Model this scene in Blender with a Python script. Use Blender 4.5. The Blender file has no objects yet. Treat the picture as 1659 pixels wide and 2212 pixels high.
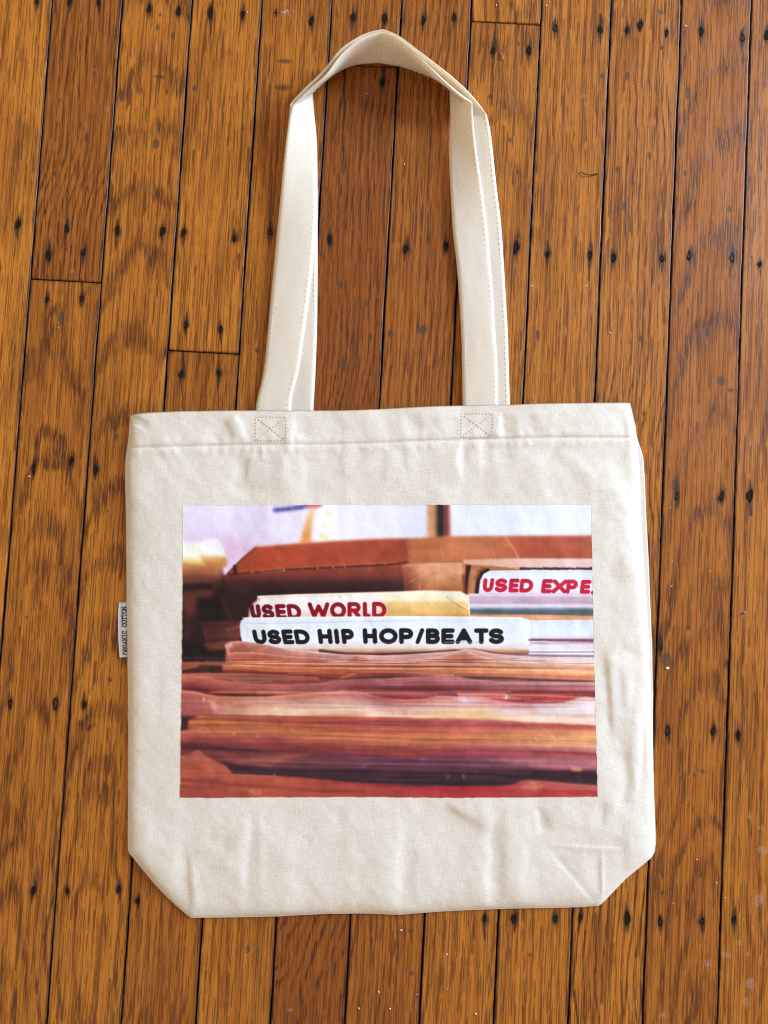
import bpy, bmesh, math, random
import numpy as np
from mathutils import Vector, Matrix

# ------------------------------------------------------------------ camera
scene = bpy.context.scene
W_PX, H_PX = 1659.0, 2212.0            # measuring grid used for the photograph
CAM_H = 0.586                          # metres above the floor
TILT = math.radians(2.65)
TANV = 0.69                            # tan of half the vertical field of view
cam_data = bpy.data.cameras.new("camera")
cam = bpy.data.objects.new("camera", cam_data)
scene.collection.objects.link(cam)
cam.location = (0, 0, CAM_H)
cam.rotation_euler = (TILT, 0, 0)
cam_data.sensor_fit = 'VERTICAL'
cam_data.sensor_height = 24.0
cam_data.lens = 12.0 / TANV
cam_data.clip_start = 0.01
cam_data.clip_end = 50
scene.camera = cam
scene.render.resolution_x, scene.render.resolution_y = 768, 1024
scene.render.engine = 'CYCLES'
scene.cycles.use_denoising = False          # plain samples keep the weave and the grain crisp
scene.cycles.pixel_filter_type = 'BLACKMAN_HARRIS'
scene.cycles.filter_width = 1.25
scene.cycles.max_bounces = 5
scene.cycles.diffuse_bounces = 4
scene.cycles.glossy_bounces = 2
scene.cycles.sample_clamp_indirect = 4.0

# ------------------------------------------------------------------ room light
world = bpy.data.worlds.new("World")
scene.world = world
world.use_nodes = True
bg = world.node_tree.nodes["Background"]
bg.inputs[0].default_value = (1.0, 0.80, 0.60, 1)
bg.inputs[1].default_value = 0.58

def area(name, loc, target, sx, sy, power, col):
    d = bpy.data.lights.new(name, 'AREA')
    d.shape = 'RECTANGLE'; d.size = sx; d.size_y = sy; d.energy = power; d.color = col
    o = bpy.data.objects.new(name, d); scene.collection.objects.link(o)
    o.location = loc
    o.rotation_euler = (Vector(target) - Vector(loc)).to_track_quat('-Z', 'Y').to_euler()
    return o
area("window_light", (3.2, 1.7, 1.25), (0.0, 0.05, 0), 1.3, 1.4, 350, (0.58, 0.76, 1.0))

vs = scene.view_settings
scene.display_settings.display_device = 'sRGB'
vs.view_transform = 'Standard'; vs.look = 'None'; vs.exposure = 0.0; vs.gamma = 1.0
vs.use_curve_mapping = False

# ------------------------------------------------------------------ helpers
rng = np.random.default_rng(7)
random.seed(7)
ct, st = math.cos(TILT), math.sin(TILT)

def P(x, y, z=0.0):
    """point of the photograph's measuring grid -> world point at height z (arrays allowed)"""
    x = np.asarray(x, float); y = np.asarray(y, float)
    u = (x / W_PX - 0.5) * 2 * TANV * 0.75
    v = (0.5 - y / H_PX) * 2 * TANV
    dx, dy, dz = u, st + v * ct, -ct + v * st
    t = (np.asarray(z, float) - CAM_H) / dz
    return np.stack([dx * t, dy * t, CAM_H + dz * t], -1)

CAM = np.array([0, 0, CAM_H])

def vnoise(x, y, seed=0):
    """smooth value noise, about -1..1, one cell per unit"""
    r = np.random.default_rng(int(seed) + 5000)
    tab = r.uniform(-1, 1, (256, 256))
    xi = np.floor(x).astype(int); yi = np.floor(y).astype(int)
    fx = x - xi; fy = y - yi
    fx = fx * fx * (3 - 2 * fx); fy = fy * fy * (3 - 2 * fy)
    a = tab[xi & 255, yi & 255]; b = tab[(xi + 1) & 255, yi & 255]
    c = tab[xi & 255, (yi + 1) & 255]; d = tab[(xi + 1) & 255, (yi + 1) & 255]
    return (a * (1 - fx) + b * fx) * (1 - fy) + (c * (1 - fx) + d * fx) * fy

def sstep(a, b, x):
    t = np.clip((x - a) / (b - a + 1e-12), 0, 1)
    return t * t * (3 - 2 * t)

def seg_dist(X, Y, x0, y0, x1, y1):
    dx, dy = x1 - x0, y1 - y0
    L = dx * dx + dy * dy + 1e-18
    t = np.clip(((X - x0) * dx + (Y - y0) * dy) / L, 0, 1)
    return np.hypot(X - x0 - t * dx, Y - y0 - t * dy)

def line_dist(X, Y, pts):
    d = np.full(np.shape(X), 1e9)
    for (a, b) in zip(pts[:-1], pts[1:]):
        d = np.minimum(d, seg_dist(X, Y, a[0], a[1], b[0], b[1]))
    return d

def inside(X, Y, pts):
    c = np.zeros(np.shape(X), bool)
    n = len(pts)
    for i in range(n):
        x0, y0 = pts[i]; x1, y1 = pts[(i + 1) % n]
        if y0 == y1: continue
        cond = ((y0 > Y) != (y1 > Y)) & (X < (x1 - x0) * (Y - y0) / (y1 - y0) + x0)
        c ^= cond
    return c

def poly_sdf(X, Y, pts):
    d = line_dist(X, Y, list(pts) + [pts[0]])
    return np.where(inside(X, Y, pts), -d, d)

def to_lin(c):
    c = np.asarray(c, float)
    return np.where(c <= 0.04045, c / 12.92, ((c + 0.055) / 1.055) ** 2.4)

def link(o, parent=None):
    scene.collection.objects.link(o)
    if parent is not None: o.parent = parent
    return o

def mesh_np(name, V, quads, mat=None, parent=None, smooth=True):
    """quads: (n,4) int array"""
    me = bpy.data.meshes.new(name)
    V = np.ascontiguousarray(V, np.float32); Q = np.ascontiguousarray(quads, np.int32)
    me.vertices.add(len(V)); me.vertices.foreach_set("co", V.ravel())
    k = Q.shape[1]
    me.loops.add(Q.size); me.loops.foreach_set("vertex_index", Q.ravel())
    me.polygons.add(len(Q))
    me.polygons.foreach_set("loop_start", np.arange(0, Q.size, k, dtype=np.int32))
    me.polygons.foreach_set("loop_total", np.full(len(Q), k, np.int32))
    me.update(calc_edges=True)
    me.polygons.foreach_set("use_smooth", np.full(len(Q), smooth, bool))
    if mat: me.materials.append(mat)
    o = bpy.data.objects.new(name, me)
    return link(o, parent)

def add_attr(o, name, arr):
    a = o.data.attributes.new(name, 'FLOAT', 'POINT')
    a.data.foreach_set("value", np.ascontiguousarray(arr, np.float32).ravel())

def add_col(o, name, rgb):
    a = o.data.color_attributes.new(name, 'FLOAT_COLOR', 'POINT')
    c = np.ones((len(rgb), 4), np.float32); c[:, :3] = rgb
    a.data.foreach_set("color", c.ravel())

def grid_quads(nr, nc, off=0):
    r, c = np.meshgrid(np.arange(nr - 1), np.arange(nc - 1), indexing='ij')
    a = (r * nc + c).ravel() + off
    return np.stack([a, a + nc, a + nc + 1, a + 1], -1)

def empty(name, loc=(0, 0, 0)):
    o = bpy.data.objects.new(name, None); o.empty_display_size = 0.05
    o.location = loc
    return link(o)

def tag(o, label=None, cat=None, group=None, kind=None):
    if label: o["label"] = label
    if cat: o["category"] = cat
    if group: o["group"] = group
    if kind: o["kind"] = kind
    return o

# --- node helpers
class NT:
    def __init__(self, name):
        self.m = bpy.data.materials.new(name); self.m.use_nodes = True
        self.t = self.m.node_tree; self.n = self.t.nodes
        self.b = self.n["Principled BSDF"]
    def new(self, typ, **kw):
        n = self.n.new(typ)
        for k, v in kw.items(): setattr(n, k, v)
        return n
    def lk(self, a, b): self.t.links.new(a, b)
    def put(self, sock, v):
        if hasattr(v, "is_output"): self.lk(v, sock)
        else: sock.default_value = v
    def math(self, op, a, b=0.0, c=None, clamp=False):
        n = self.new("ShaderNodeMath", operation=op, use_clamp=clamp)
        self.put(n.inputs[0], a); self.put(n.inputs[1], b)
        if c is not None: self.put(n.inputs[2], c)
        return n.outputs[0]
    def sst(self, x, a, b):
        n = self.new("ShaderNodeMapRange", interpolation_type='SMOOTHSTEP')
        self.put(n.inputs[0], x); n.inputs[1].default_value = a; n.inputs[2].default_value = b
        n.inputs[3].default_value = 0; n.inputs[4].default_value = 1
        return n.outputs[0]
    def attr(self, name):
        n = self.new("ShaderNodeAttribute", attribute_name=name)
        return n
    def mix(self, f, a, b, blend='MIX'):
        n = self.new("ShaderNodeMix", data_type='RGBA', blend_type=blend)
        self.put(n.inputs[0], f)
        self.put(n.inputs[6], a if hasattr(a, "is_output") else (*a, 1))
        self.put(n.inputs[7], b if hasattr(b, "is_output") else (*b, 1))
        return n.outputs[2]
    def vmul(self, v, s, off=None):
        n = self.new("ShaderNodeVectorMath", operation='MULTIPLY'); self.lk(v, n.inputs[0]); n.inputs[1].default_value = s
        if off is None: return n.outputs[0]
        a = self.new("ShaderNodeVectorMath", operation='ADD'); self.lk(n.outputs[0], a.inputs[0]); self.put(a.inputs[1], off)
        return a.outputs[0]
    def noise(self, vec, scale=1.0, detail=2.0, rough=0.5, dist=0.0, dims='2D'):
        n = self.new("ShaderNodeTexNoise", noise_dimensions=dims)
        self.lk(vec, n.inputs["Vector"]); n.inputs["Scale"].default_value = scale
        n.inputs["Detail"].default_value = detail; n.inputs["Roughness"].default_value = rough
        n.inputs["Distortion"].default_value = dist
        return n.outputs[0]
    def bump(self, h, strength, dist, normal=None):
        n = self.new("ShaderNodeBump"); n.inputs["Strength"].default_value = strength
        n.inputs["Distance"].default_value = dist; self.lk(h, n.inputs["Height"])
        if normal is not None: self.lk(normal, n.inputs["Normal"])
        return n.outputs[0]

# ------------------------------------------------------------------ materials
def oak_material():
    k = NT("oak_varnished")
    tc = k.new("ShaderNodeTexCoord").outputs["Object"]
    seed = k.attr("seed").outputs["Fac"]
    comb = k.new("ShaderNodeCombineXYZ"); k.lk(seed, comb.inputs[0]); k.lk(seed, comb.inputs[1]); k.lk(seed, comb.inputs[2])
    off = comb.outputs[0]
    V = lambda sx, sy: k.vmul(tc, (sx * 1000, sy * 1000, 0), off)       # units of 1/mm
    tone = k.attr("tone").outputs["Fac"]; ring = k.attr("ring").outputs["Fac"]
    stain = k.attr("stain").outputs["Fac"]; dent = k.attr("dent").outputs["Fac"]; paint = k.attr("paint").outputs["Fac"]
    # growth rings: phase of the ring field, ragged by noise
    rag = k.noise(V(0.60, 0.016), 1, 3, 0.65)
    ph = k.math('FRACT', k.math('ADD', ring, k.math('MULTIPLY', k.math('SUBTRACT', rag, 0.5), 0.62)))
    tri = k.math('ABSOLUTE', k.math('SUBTRACT', ph, 0.5))                # 0 in the middle of the ring, .5 on its edge
    early = k.sst(tri, 0.25, 0.44)
    clus = k.sst(k.noise(V(0.06, 0.008), 1, 2, 0.5), 0.36, 0.60)            # where the grain runs dark
    ec = k.math('MULTIPLY', k.attr('grain').outputs['Fac'], k.math('MULTIPLY', early, k.math('ADD', 0.38, k.math('MULTIPLY', clus, 0.62))))
    dash = k.sst(k.noise(V(0.85, 0.055), 1, 1, 0.5), 0.45, 0.53)           # crisp dark dashes along the grain
    brk = k.sst(k.noise(V(0.30, 0.045), 1, 1, 0.5), 0.40, 0.50)
    pore = k.math('MULTIPLY', k.sst(k.noise(V(1.0, 0.011), 1, 1, 0.5), 0.55, 0.58), brk)
    pore = k.math('MAXIMUM', pore, k.math('MULTIPLY', k.sst(k.noise(V(1.35, 0.0065), 1, 1, 0.5), 0.575, 0.60), 0.75))
    tick = k.sst(k.noise(V(1.9, 0.10), 1, 0, 0.5), 0.66, 0.70)
    streak = k.noise(V(0.20, 0.004), 1, 3, 0.6)
    blotch = k.noise(V(0.030, 0.007), 1, 3, 0.6)
    light = k.mix(tone, (0.32, 0.086, 0.009), (0.63, 0.232, 0.025))
    warm = k.mix(tone, (0.215, 0.050, 0.005), (0.48, 0.150, 0.012))
    base = k.mix(k.math('MULTIPLY', k.sst(streak, 0.34, 0.70), 0.5), light, warm)
    base = k.mix(k.math('MULTIPLY', k.sst(blotch, 0.50, 0.74), 0.45), base, (0.24, 0.064, 0.007))
    base = k.mix(k.math('MULTIPLY', ec, 0.55), base, (0.185, 0.042, 0.006))
    base = k.mix(k.math('MULTIPLY', k.math('MULTIPLY', ec, dash), 0.95), base, (0.040, 0.012, 0.005))
    base = k.mix(k.math('MULTIPLY', pore, 0.78), base, (0.105, 0.026, 0.004))
    base = k.mix(k.math('MULTIPLY', tick, 0.30), base, (0.080, 0.024, 0.005))
    # small random flecks and scuffs
    vor = k.new("ShaderNodeTexVoronoi"); k.lk(V(0.055, 0.045), vor.inputs["Vector"]); vor.inputs["Scale"].default_value = 1
    wob = k.noise(V(0.9, 0.5), 1, 2, 0.6)
    fk = k.sst(k.math('ADD', vor.outputs["Distance"], k.math('MULTIPLY', wob, 0.16)), 0.135, 0.085)
    base = k.mix(k.math('MULTIPLY', fk, 0.6), base, (0.05, 0.022, 0.012))
    base = k.mix(k.math('MULTIPLY', k.sst(k.math('ADD', dent, k.math('MULTIPLY', k.math('SUBTRACT', wob, 0.5), 0.9)), 0.30, 0.62), 0.72), base, (0.070, 0.044, 0.024))
    sm = k.math('ADD', stain, k.math('MULTIPLY', k.math('SUBTRACT', dash, 0.5), k.math('MULTIPLY', stain, 0.6)))
    base = k.mix(k.math('MULTIPLY', k.sst(sm, 0.05, 0.95), 0.9), base, (0.020, 0.009, 0.006))
    pm = k.sst(k.math('ADD', paint, k.math('MULTIPLY', k.math('SUBTRACT', k.noise(V(0.45, 0.35), 1, 4, 0.7), 0.5), 1.2)), 0.42, 0.72)
    base = k.mix(k.math('MULTIPLY', pm, 0.28), base, (0.50, 0.33, 0.30))
    k.lk(base, k.b.inputs["Base Color"])
    rn = k.noise(V(0.05, 0.03), 1, 4, 0.6)
    k.lk(k.math('ADD', 0.34, k.math('MULTIPLY', rn, 0.22)), k.b.inputs["Roughness"])
    k.b.inputs["Specular IOR Level"].default_value = 0.34
    hgt = k.math('SUBTRACT', k.math('MULTIPLY', k.noise(V(0.06, 0.02), 1, 3, 0.55), 0.8),
                 k.math('ADD', k.math('MULTIPLY', k.math('MULTIPLY', early, dash), 0.10), k.math('MULTIPLY', dent, 0.25)))
    k.lk(k.bump(hgt, 0.6, 0.0006), k.b.inputs["Normal"])
    return k.m

def cotton_material(name, tint=(0.80, 0.735, 0.635), bump=0.5, through=0.0, weave=1.0):
    k = NT(name)
    tc = k.new("ShaderNodeTexCoord").outputs["Object"]
    V = lambda sx, sy, sz=0: k.vmul(tc, (sx * 1000, sy * 1000, sz * 1000))
    warp = k.noise(V(1.7, 0.16), 1, 2, 0.6); weft = k.noise(V(0.16, 1.7), 1, 2, 0.6)
    thr = k.math('ADD', warp, weft)
    fz = k.noise(V(1.5, 1.5, 1.5), 1, 3, 0.7)
    c = k.mix(k.sst(thr, 0.78, 1.22), tuple(v * (1 - 0.085 * weave) for v in tint), tuple(min(1, v * (1 + 0.05 * weave)) for v in tint))
    cloud = k.noise(V(0.03, 0.03, .03), 1, 3, 0.6)
    c = k.mix(k.math('MULTIPLY', k.sst(cloud, 0.4, 0.7), 0.25), c, tuple(v * t for v, t in zip(tint, (0.95, 0.93, 0.90))))
    gh = k.attr('show_through').outputs['Fac']          # the care label inside shows faintly through the cloth
    c = k.mix(gh, c, (0.50, 0.52, 0.50))
    vor = k.new("ShaderNodeTexVoronoi"); k.lk(V(0.085, 0.085, .085), vor.inputs["Vector"]); vor.inputs["Scale"].default_value = 1
    sel = k.new("ShaderNodeSeparateColor"); k.lk(vor.outputs["Color"], sel.inputs[0])
    dot = k.math('MULTIPLY', k.sst(vor.outputs["Distance"], 0.05, 0.025), k.sst(sel.outputs[0], 0.55, 0.6))
    c = k.mix(k.math('MULTIPLY', dot, 0.75), c, (0.16, 0.10, 0.055))
    k.lk(c, k.b.inputs["Base Color"])
    k.b.inputs["Roughness"].default_value = 0.85
    k.b.inputs["Specular IOR Level"].default_value = 0.18
    k.b.inputs["Sheen Weight"].default_value = 0.12
    h = k.math('ADD', k.math('MULTIPLY', thr, 0.7), k.math('MULTIPLY', fz, 0.6))
    k.lk(k.bump(h, bump, 0.00025), k.b.inputs["Normal"])
    if through:                      # thin cloth glows when lit from behind
        tr = k.new("ShaderNodeBsdfTranslucent"); tr.inputs[0].default_value = (1.0, 0.84, 0.60, 1)
        mx = k.new("ShaderNodeMixShader"); mx.inputs[0].default_value = through
        out = k.n["Material Output"]
        k.lk(k.b.outputs[0], mx.inputs[1]); k.lk(tr.outputs[0], mx.inputs[2]); k.lk(mx.outputs[0], out.inputs[0])
    return k.m

def plain(name, col, rough=0.7, spec=0.3, var=0.15, scale=900):
    k = NT(name)
    tc = k.new("ShaderNodeTexCoord").outputs["Object"]
    n = k.noise(k.vmul(tc, (scale,) * 3), 1, 3, 0.6)
    c = k.mix(n, tuple(v * (1 - var) for v in col), tuple(min(1, v * (1 + var)) for v in col))
    k.lk(c, k.b.inputs["Base Color"])
    k.b.inputs["Roughness"].default_value = rough
    k.b.inputs["Specular IOR Level"].default_value = spec
    return k.m

def print_material():
    k = NT("printed_cotton")
    a = k.attr("ink")
    tc = k.new("ShaderNodeTexCoord").outputs["Object"]
    warp = k.noise(k.vmul(tc, (1500, 150, 0)), 1, 2, 0.6); weft = k.noise(k.vmul(tc, (150, 1500, 0)), 1, 2, 0.6)
    thr = k.math('ADD', warp, weft)
    f = k.sst(thr, 0.7, 1.3)
    g = k.math('ADD', 0.97, k.math('MULTIPLY', f, 0.06))
    cc = k.new("ShaderNodeCombineColor")
    for i in range(3): k.lk(g, cc.inputs[i])
    c = k.mix(1.0, a.outputs["Color"], cc.outputs[0], 'MULTIPLY')
    k.lk(c, k.b.inputs["Base Color"])
    k.b.inputs["Roughness"].default_value = 0.62
    k.b.inputs["Specular IOR Level"].default_value = 0.25
    k.lk(k.bump(thr, 0.2, 0.0002), k.b.inputs["Normal"])
    return k.m

M_OAK = oak_material()
M_COTTON = cotton_material("natural_cotton")
M_STRAP = cotton_material("strap_cotton", tint=(0.94, 0.865, 0.73), bump=0.2, through=0.30, weave=0.5)
M_PRINT = print_material()
M_THREAD = plain("cotton_thread", (0.82, 0.76, 0.66), 0.8, 0.2)
M_HOLE = plain("needle_holes", (0.47, 0.34, 0.23), 0.9, 0.1)
M_NAIL = plain("dark_nail_putty", (0.014, 0.010, 0.008), 0.9, 0.1, 0.7, 900)
M_SUB = plain("dusty_gap", (0.018, 0.012, 0.009), 0.95, 0.1, 0.5)
M_LABEL = cotton_material("woven_label", (0.56, 0.55, 0.54), 0.3)
M_INK = plain("label_lettering", (0.06, 0.05, 0.065), 0.8, 0.2)

# ------------------------------------------------------------------ floor
# seams in the photograph run from (868 + 151 k, 0) at the top edge to (744 + 161 k, 2212) at the bottom edge
A = P(868, 0)[:2]; B = P(744, 2212)[:2]
bd = (A - B) / np.linalg.norm(A - B)             # along the boards
ad = np.array([bd[1], -bd[0]])                   # across, to the right
s0 = float(A @ ad)
PITCH = float(((P(868 + 151 * 5, 0)[:2] @ ad) - s0) / 5 + ((P(744 + 161 * 5, 2212)[:2] @ ad) - s0) / 5) / 2
ANG = math.atan2(bd[1], bd[0]) - math.pi / 2

def board(px, py):
    """photo grid point -> (across, along) board coordinates"""
    p = P(px, py)
    return p[..., 0] * ad[0] + p[..., 1] * ad[1], p[..., 0] * bd[0] + p[..., 1] * bd[1]

def bpix(fx, fy):      # full resolution pixel of the photograph
    return board(fx / 1.85172, fy / 1.85172)

floor = empty("floor")
tag(floor, "varnished oak strip floor of narrow orange brown boards", kind="structure")

# nails: full-resolution pixel positions (x, y, size)
NAILS = [(278,9,1),(396,11,.8),(148,6,.8),(597,33,1.1),(715,45,1.1),(844,51,1.2),(973,58,1),(1105,54,.6),(74,897,1.1),
 (268,915,.9),(194,1020,1.1),(336,1009,1),(470,922,1.1),(651,926,1.1),(736,929,1.1),(937,955,.9),(1083,929,1.1),
 (1245,84,1),(1413,69,1.2),(1540,74,1.1),(1694,81,1),(1817,69,.9),(1973,203,1.2),(1531,329,1.1),(1320,958,.9),(1624,995,1.2),
 (1784,985,1.1),(2066,990,1.4),(2221,113,1.2),(2402,117,1.1),(2508,120,1),(2561,102,1.1),(2667,131,.8),(2806,126,1.1),
 (2970,152,1.1),(3069,141,1),(2117,201,1),(2190,1017,1),(2361,1021,1.1),(2456,1031,1.2),(2649,1035,1.1),(2756,1024,1),
 (2928,1031,1.2),(3039,1056,.9),(189,1198,1),(327,1194,.9),(744,1300,.9),(883,1317,.9),(726,1497,1.2),(875,1491,1),
 (136,1875,1),(287,1842,1.2),(383,1878,1.1),(2707,1986,.9),(2887,1986,1.1),(3000,1982,1.3),(41,2814,.8),(223,2814,1.1),
 (337,2818,1),(2671,2924,1),(2853,2922,1),(2953,2940,1),(2643,2588,.8),(134,3562,1.1),(269,3564,.8),(476,3558,1),(552,3602,.9),
 (1938,3674,1),(2056,3674,1.1),(2222,3675,1),(2323,3669,.8),(2510,3672,1.2),(2641,3685,.9),(2808,3685,1.1),(2937,3678,1.1)]
# dents / old filler marks (x, y, half width, half length in full pixels)
DENTS = [(488,387,9,24),(347,550,9,20),(624,575,14,22),(640,307,24,8),(1139,246,30,9),(1128,351,32,12),(778,354,9,14),(969,515,7,9),
 (613,1020,8,8),(217,694,7,10),(2750,371,10,32),(2508,304,10,18),(2642,49,11,11),(2645,191,10,10),(2596,622,8,16),(2469,678,8,14),
 (2739,692,8,14),(2914,837,9,14),(2497,823,9,22),(2407,304,9,10),(2882,1523,16,20),(2827,1335,9,18),(2921,1562,12,8),(2575,1657,8,12),
 (2151,1339,9,22),(2561,1357,8,14),(245,1272,12,26),(1028,1401,9,12),(464,1749,8,14),(2702,1940,15,30),(2870,2000,8,14),
 (1480,1000,6,10),(1365,1140,8,18),(1370,1460,9,32),(1345,1265,6,12),(1560,1335,10,16),(1690,1320,18,20),(1465,1210,5,14),(1480,1350,8,18),
 (1360,1620,9,14),(991,3797,8,16),(175,3750,9,12),(1640,3725,10,9),(2755,2510,8,9),(2905,2655,9,14),(2665,2640,22,30),(2810,3087,10,7),
 (2720,3210,5,6),(2775,3100,5,9),(2650,3570,9,9),(2805,3500,5,12),(1645,3895,10,9),(2120,3820,7,8),(440,2720,10,8),(345,2870,6,10),(105,2470,5,6),
 (2040,560,7,12),(2070,690,8,8),(1960,385,7,10),(2075,175,7,10),(320,500,6,10),(240,400,7,7),(640,60,6,8),(690,140,8,18),(630,110,8,14)]
# long cracks: polyline in full pixels, half width
CRACKS = [([(1377,265),(1378,420),(1372,560),(1374,693)],7),([(322,1010),(318,1120)],4),([(190,1020),(190,1110)],3),
 ([(327,1120),(326,1230)],4),([(746,1300),(747,1395)],3.5),([(884,1320),(885,1410)],3.5),([(735,1400),(727,1497),(731,1640)],4.5),
 ([(876,1415),(874,1640)],4),([(1983,95),(1975,200),(1968,420)],4.5),([(845,60),(838,210)],3),([(268,780),(266,1000)],3),([(470,830),(462,1000)],3),
 ([(2402,60),(2402,170)],5),([(2806,60),(2806,150)],4),([(2186,960),(2190,1110)],4),([(2361,930),(2355,1120)],4),([(3000,1920),(3002,2060)],5),
 ([(2928,990),(2920,1110)],6),([(1935,3674),(1936,3760)],4),([(287,1842),(270,2000)],3.5),([(136,1875),(120,2000)],4),([(383,1800),(370,2010)],3)]
PAINT = [(2905,3820,26,16),(2832,3855,20,22),(2882,3890,8,18),(2955,3770,12,16),(3000,3935,24,26),(2985,4010,14,26),(2800,3780,8,8),(2990,3820,10,12),
 (2975,3680,8,8),(3010,3710,10,8),(3000,3270,8,16),(3050,3400,26,20),(3040,3600,24,30),(3040,3310,14,10),(1160,4040,16,8),(2650,4060,14,10),
 (1145,50,26,14),(1128,120,6,14),(2340,385,18,12),(630,190,7,16),(545,245,6,12),(288,1085,7,12),(380,280,7,8),(430,435,7,14),(410,860,7,8)]
# grain fields: column -> list of (along_from, along_to, params); params = (x0 mm, depth0 mm, slope, centre along mm, ring mm)
JOINTS = {-5: [607], -3: [761], -1: [142], 1: [50], 4: [2600], -2: [-160], 2: [2420], 3: [-300], 0: [-240], -4: [-420], -6: [1880]}
# one tuple per plank (from the top of the photo down): tone, ring spacing mm, x0 mm, depth mm, slope, phase
def grain_params(col, idx):
    r = random.Random(col * 31 + idx * 7 + 5)
    flat = r.random() < 0.55
    return dict(tone=0.25 + 0.6 * r.random(), sp=r.uniform(5.0, 9.0),
                x0=(r.uniform(-14, 14) if flat else r.choice([-1, 1]) * r.uniform(45, 90)),
                D=r.uniform(18, 40), slope=r.choice([-1, 1]) * r.uniform(0.05, 0.13) if flat else r.uniform(-0.03, 0.03),
                yc=0.0, w=r.uniform(0.6, 1.3))
SPECIAL = {
 (-6, 0): dict(gs=0.35, tone=0.95, sp=12.0, x0=20, D=30, slope=0.06), (-5, 0): dict(gs=1.00, tone=0.28, sp=5.4, x0=60, D=20, slope=-0.03, w=2.0),
 (-5, 1): dict(gs=0.85, tone=0.62, sp=8.8, x0=-4, D=46, slope=0.10, w=1.4), (-4, 1): dict(gs=0.80, tone=0.72, sp=11.2, x0=2, D=60, slope=0.19, w=1.0),
 (-4, 0): dict(gs=0.75, tone=0.72, sp=11.2, x0=2, D=60, slope=0.19, w=1.0),
 (-3, 0): dict(gs=0.28, tone=0.82, sp=8.8, x0=75, D=20, slope=0.02), (-3, 1): dict(gs=0.55, tone=0.42, sp=8.0, x0=-50, D=30, slope=0.05),
 (-2, 0): dict(gs=0.40, tone=0.66, sp=10.4, x0=70, D=25, slope=-0.02), (-2, 1): dict(gs=0.40, tone=0.66, sp=10.4, x0=70, D=25, slope=-0.02),
 (-1, 1): dict(gs=0.95, tone=0.05, sp=4.8, x0=-34, D=14, slope=-0.10, w=1.6), (0, 1): dict(gs=0.75, tone=0.30, sp=5.1, x0=70, D=24, slope=0.03),
 (1, 1): dict(gs=0.60, tone=0.66, sp=8.0, x0=6, D=40, slope=0.10), (2, 0): dict(gs=0.50, tone=0.70, sp=6.7, x0=-80, D=20, slope=0.02),
 (3, 1): dict(gs=0.90, tone=0.72, sp=5.1, x0=90, D=20, slope=0.03, w=1.6), (4, 0): dict(gs=0.75, tone=0.40, sp=9.5, x0=16, D=62, slope=0.13, w=0.9),
 (5, 0): dict(gs=0.55, tone=0.62, sp=8.8, x0=60, D=25, slope=-0.02), (4, 1): dict(gs=0.70, tone=0.25, sp=7.2, x0=50, D=40, slope=0.08, w=1.4),
}
EXT = 0.95
planks = []          # (col, y0, y1, object)

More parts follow.
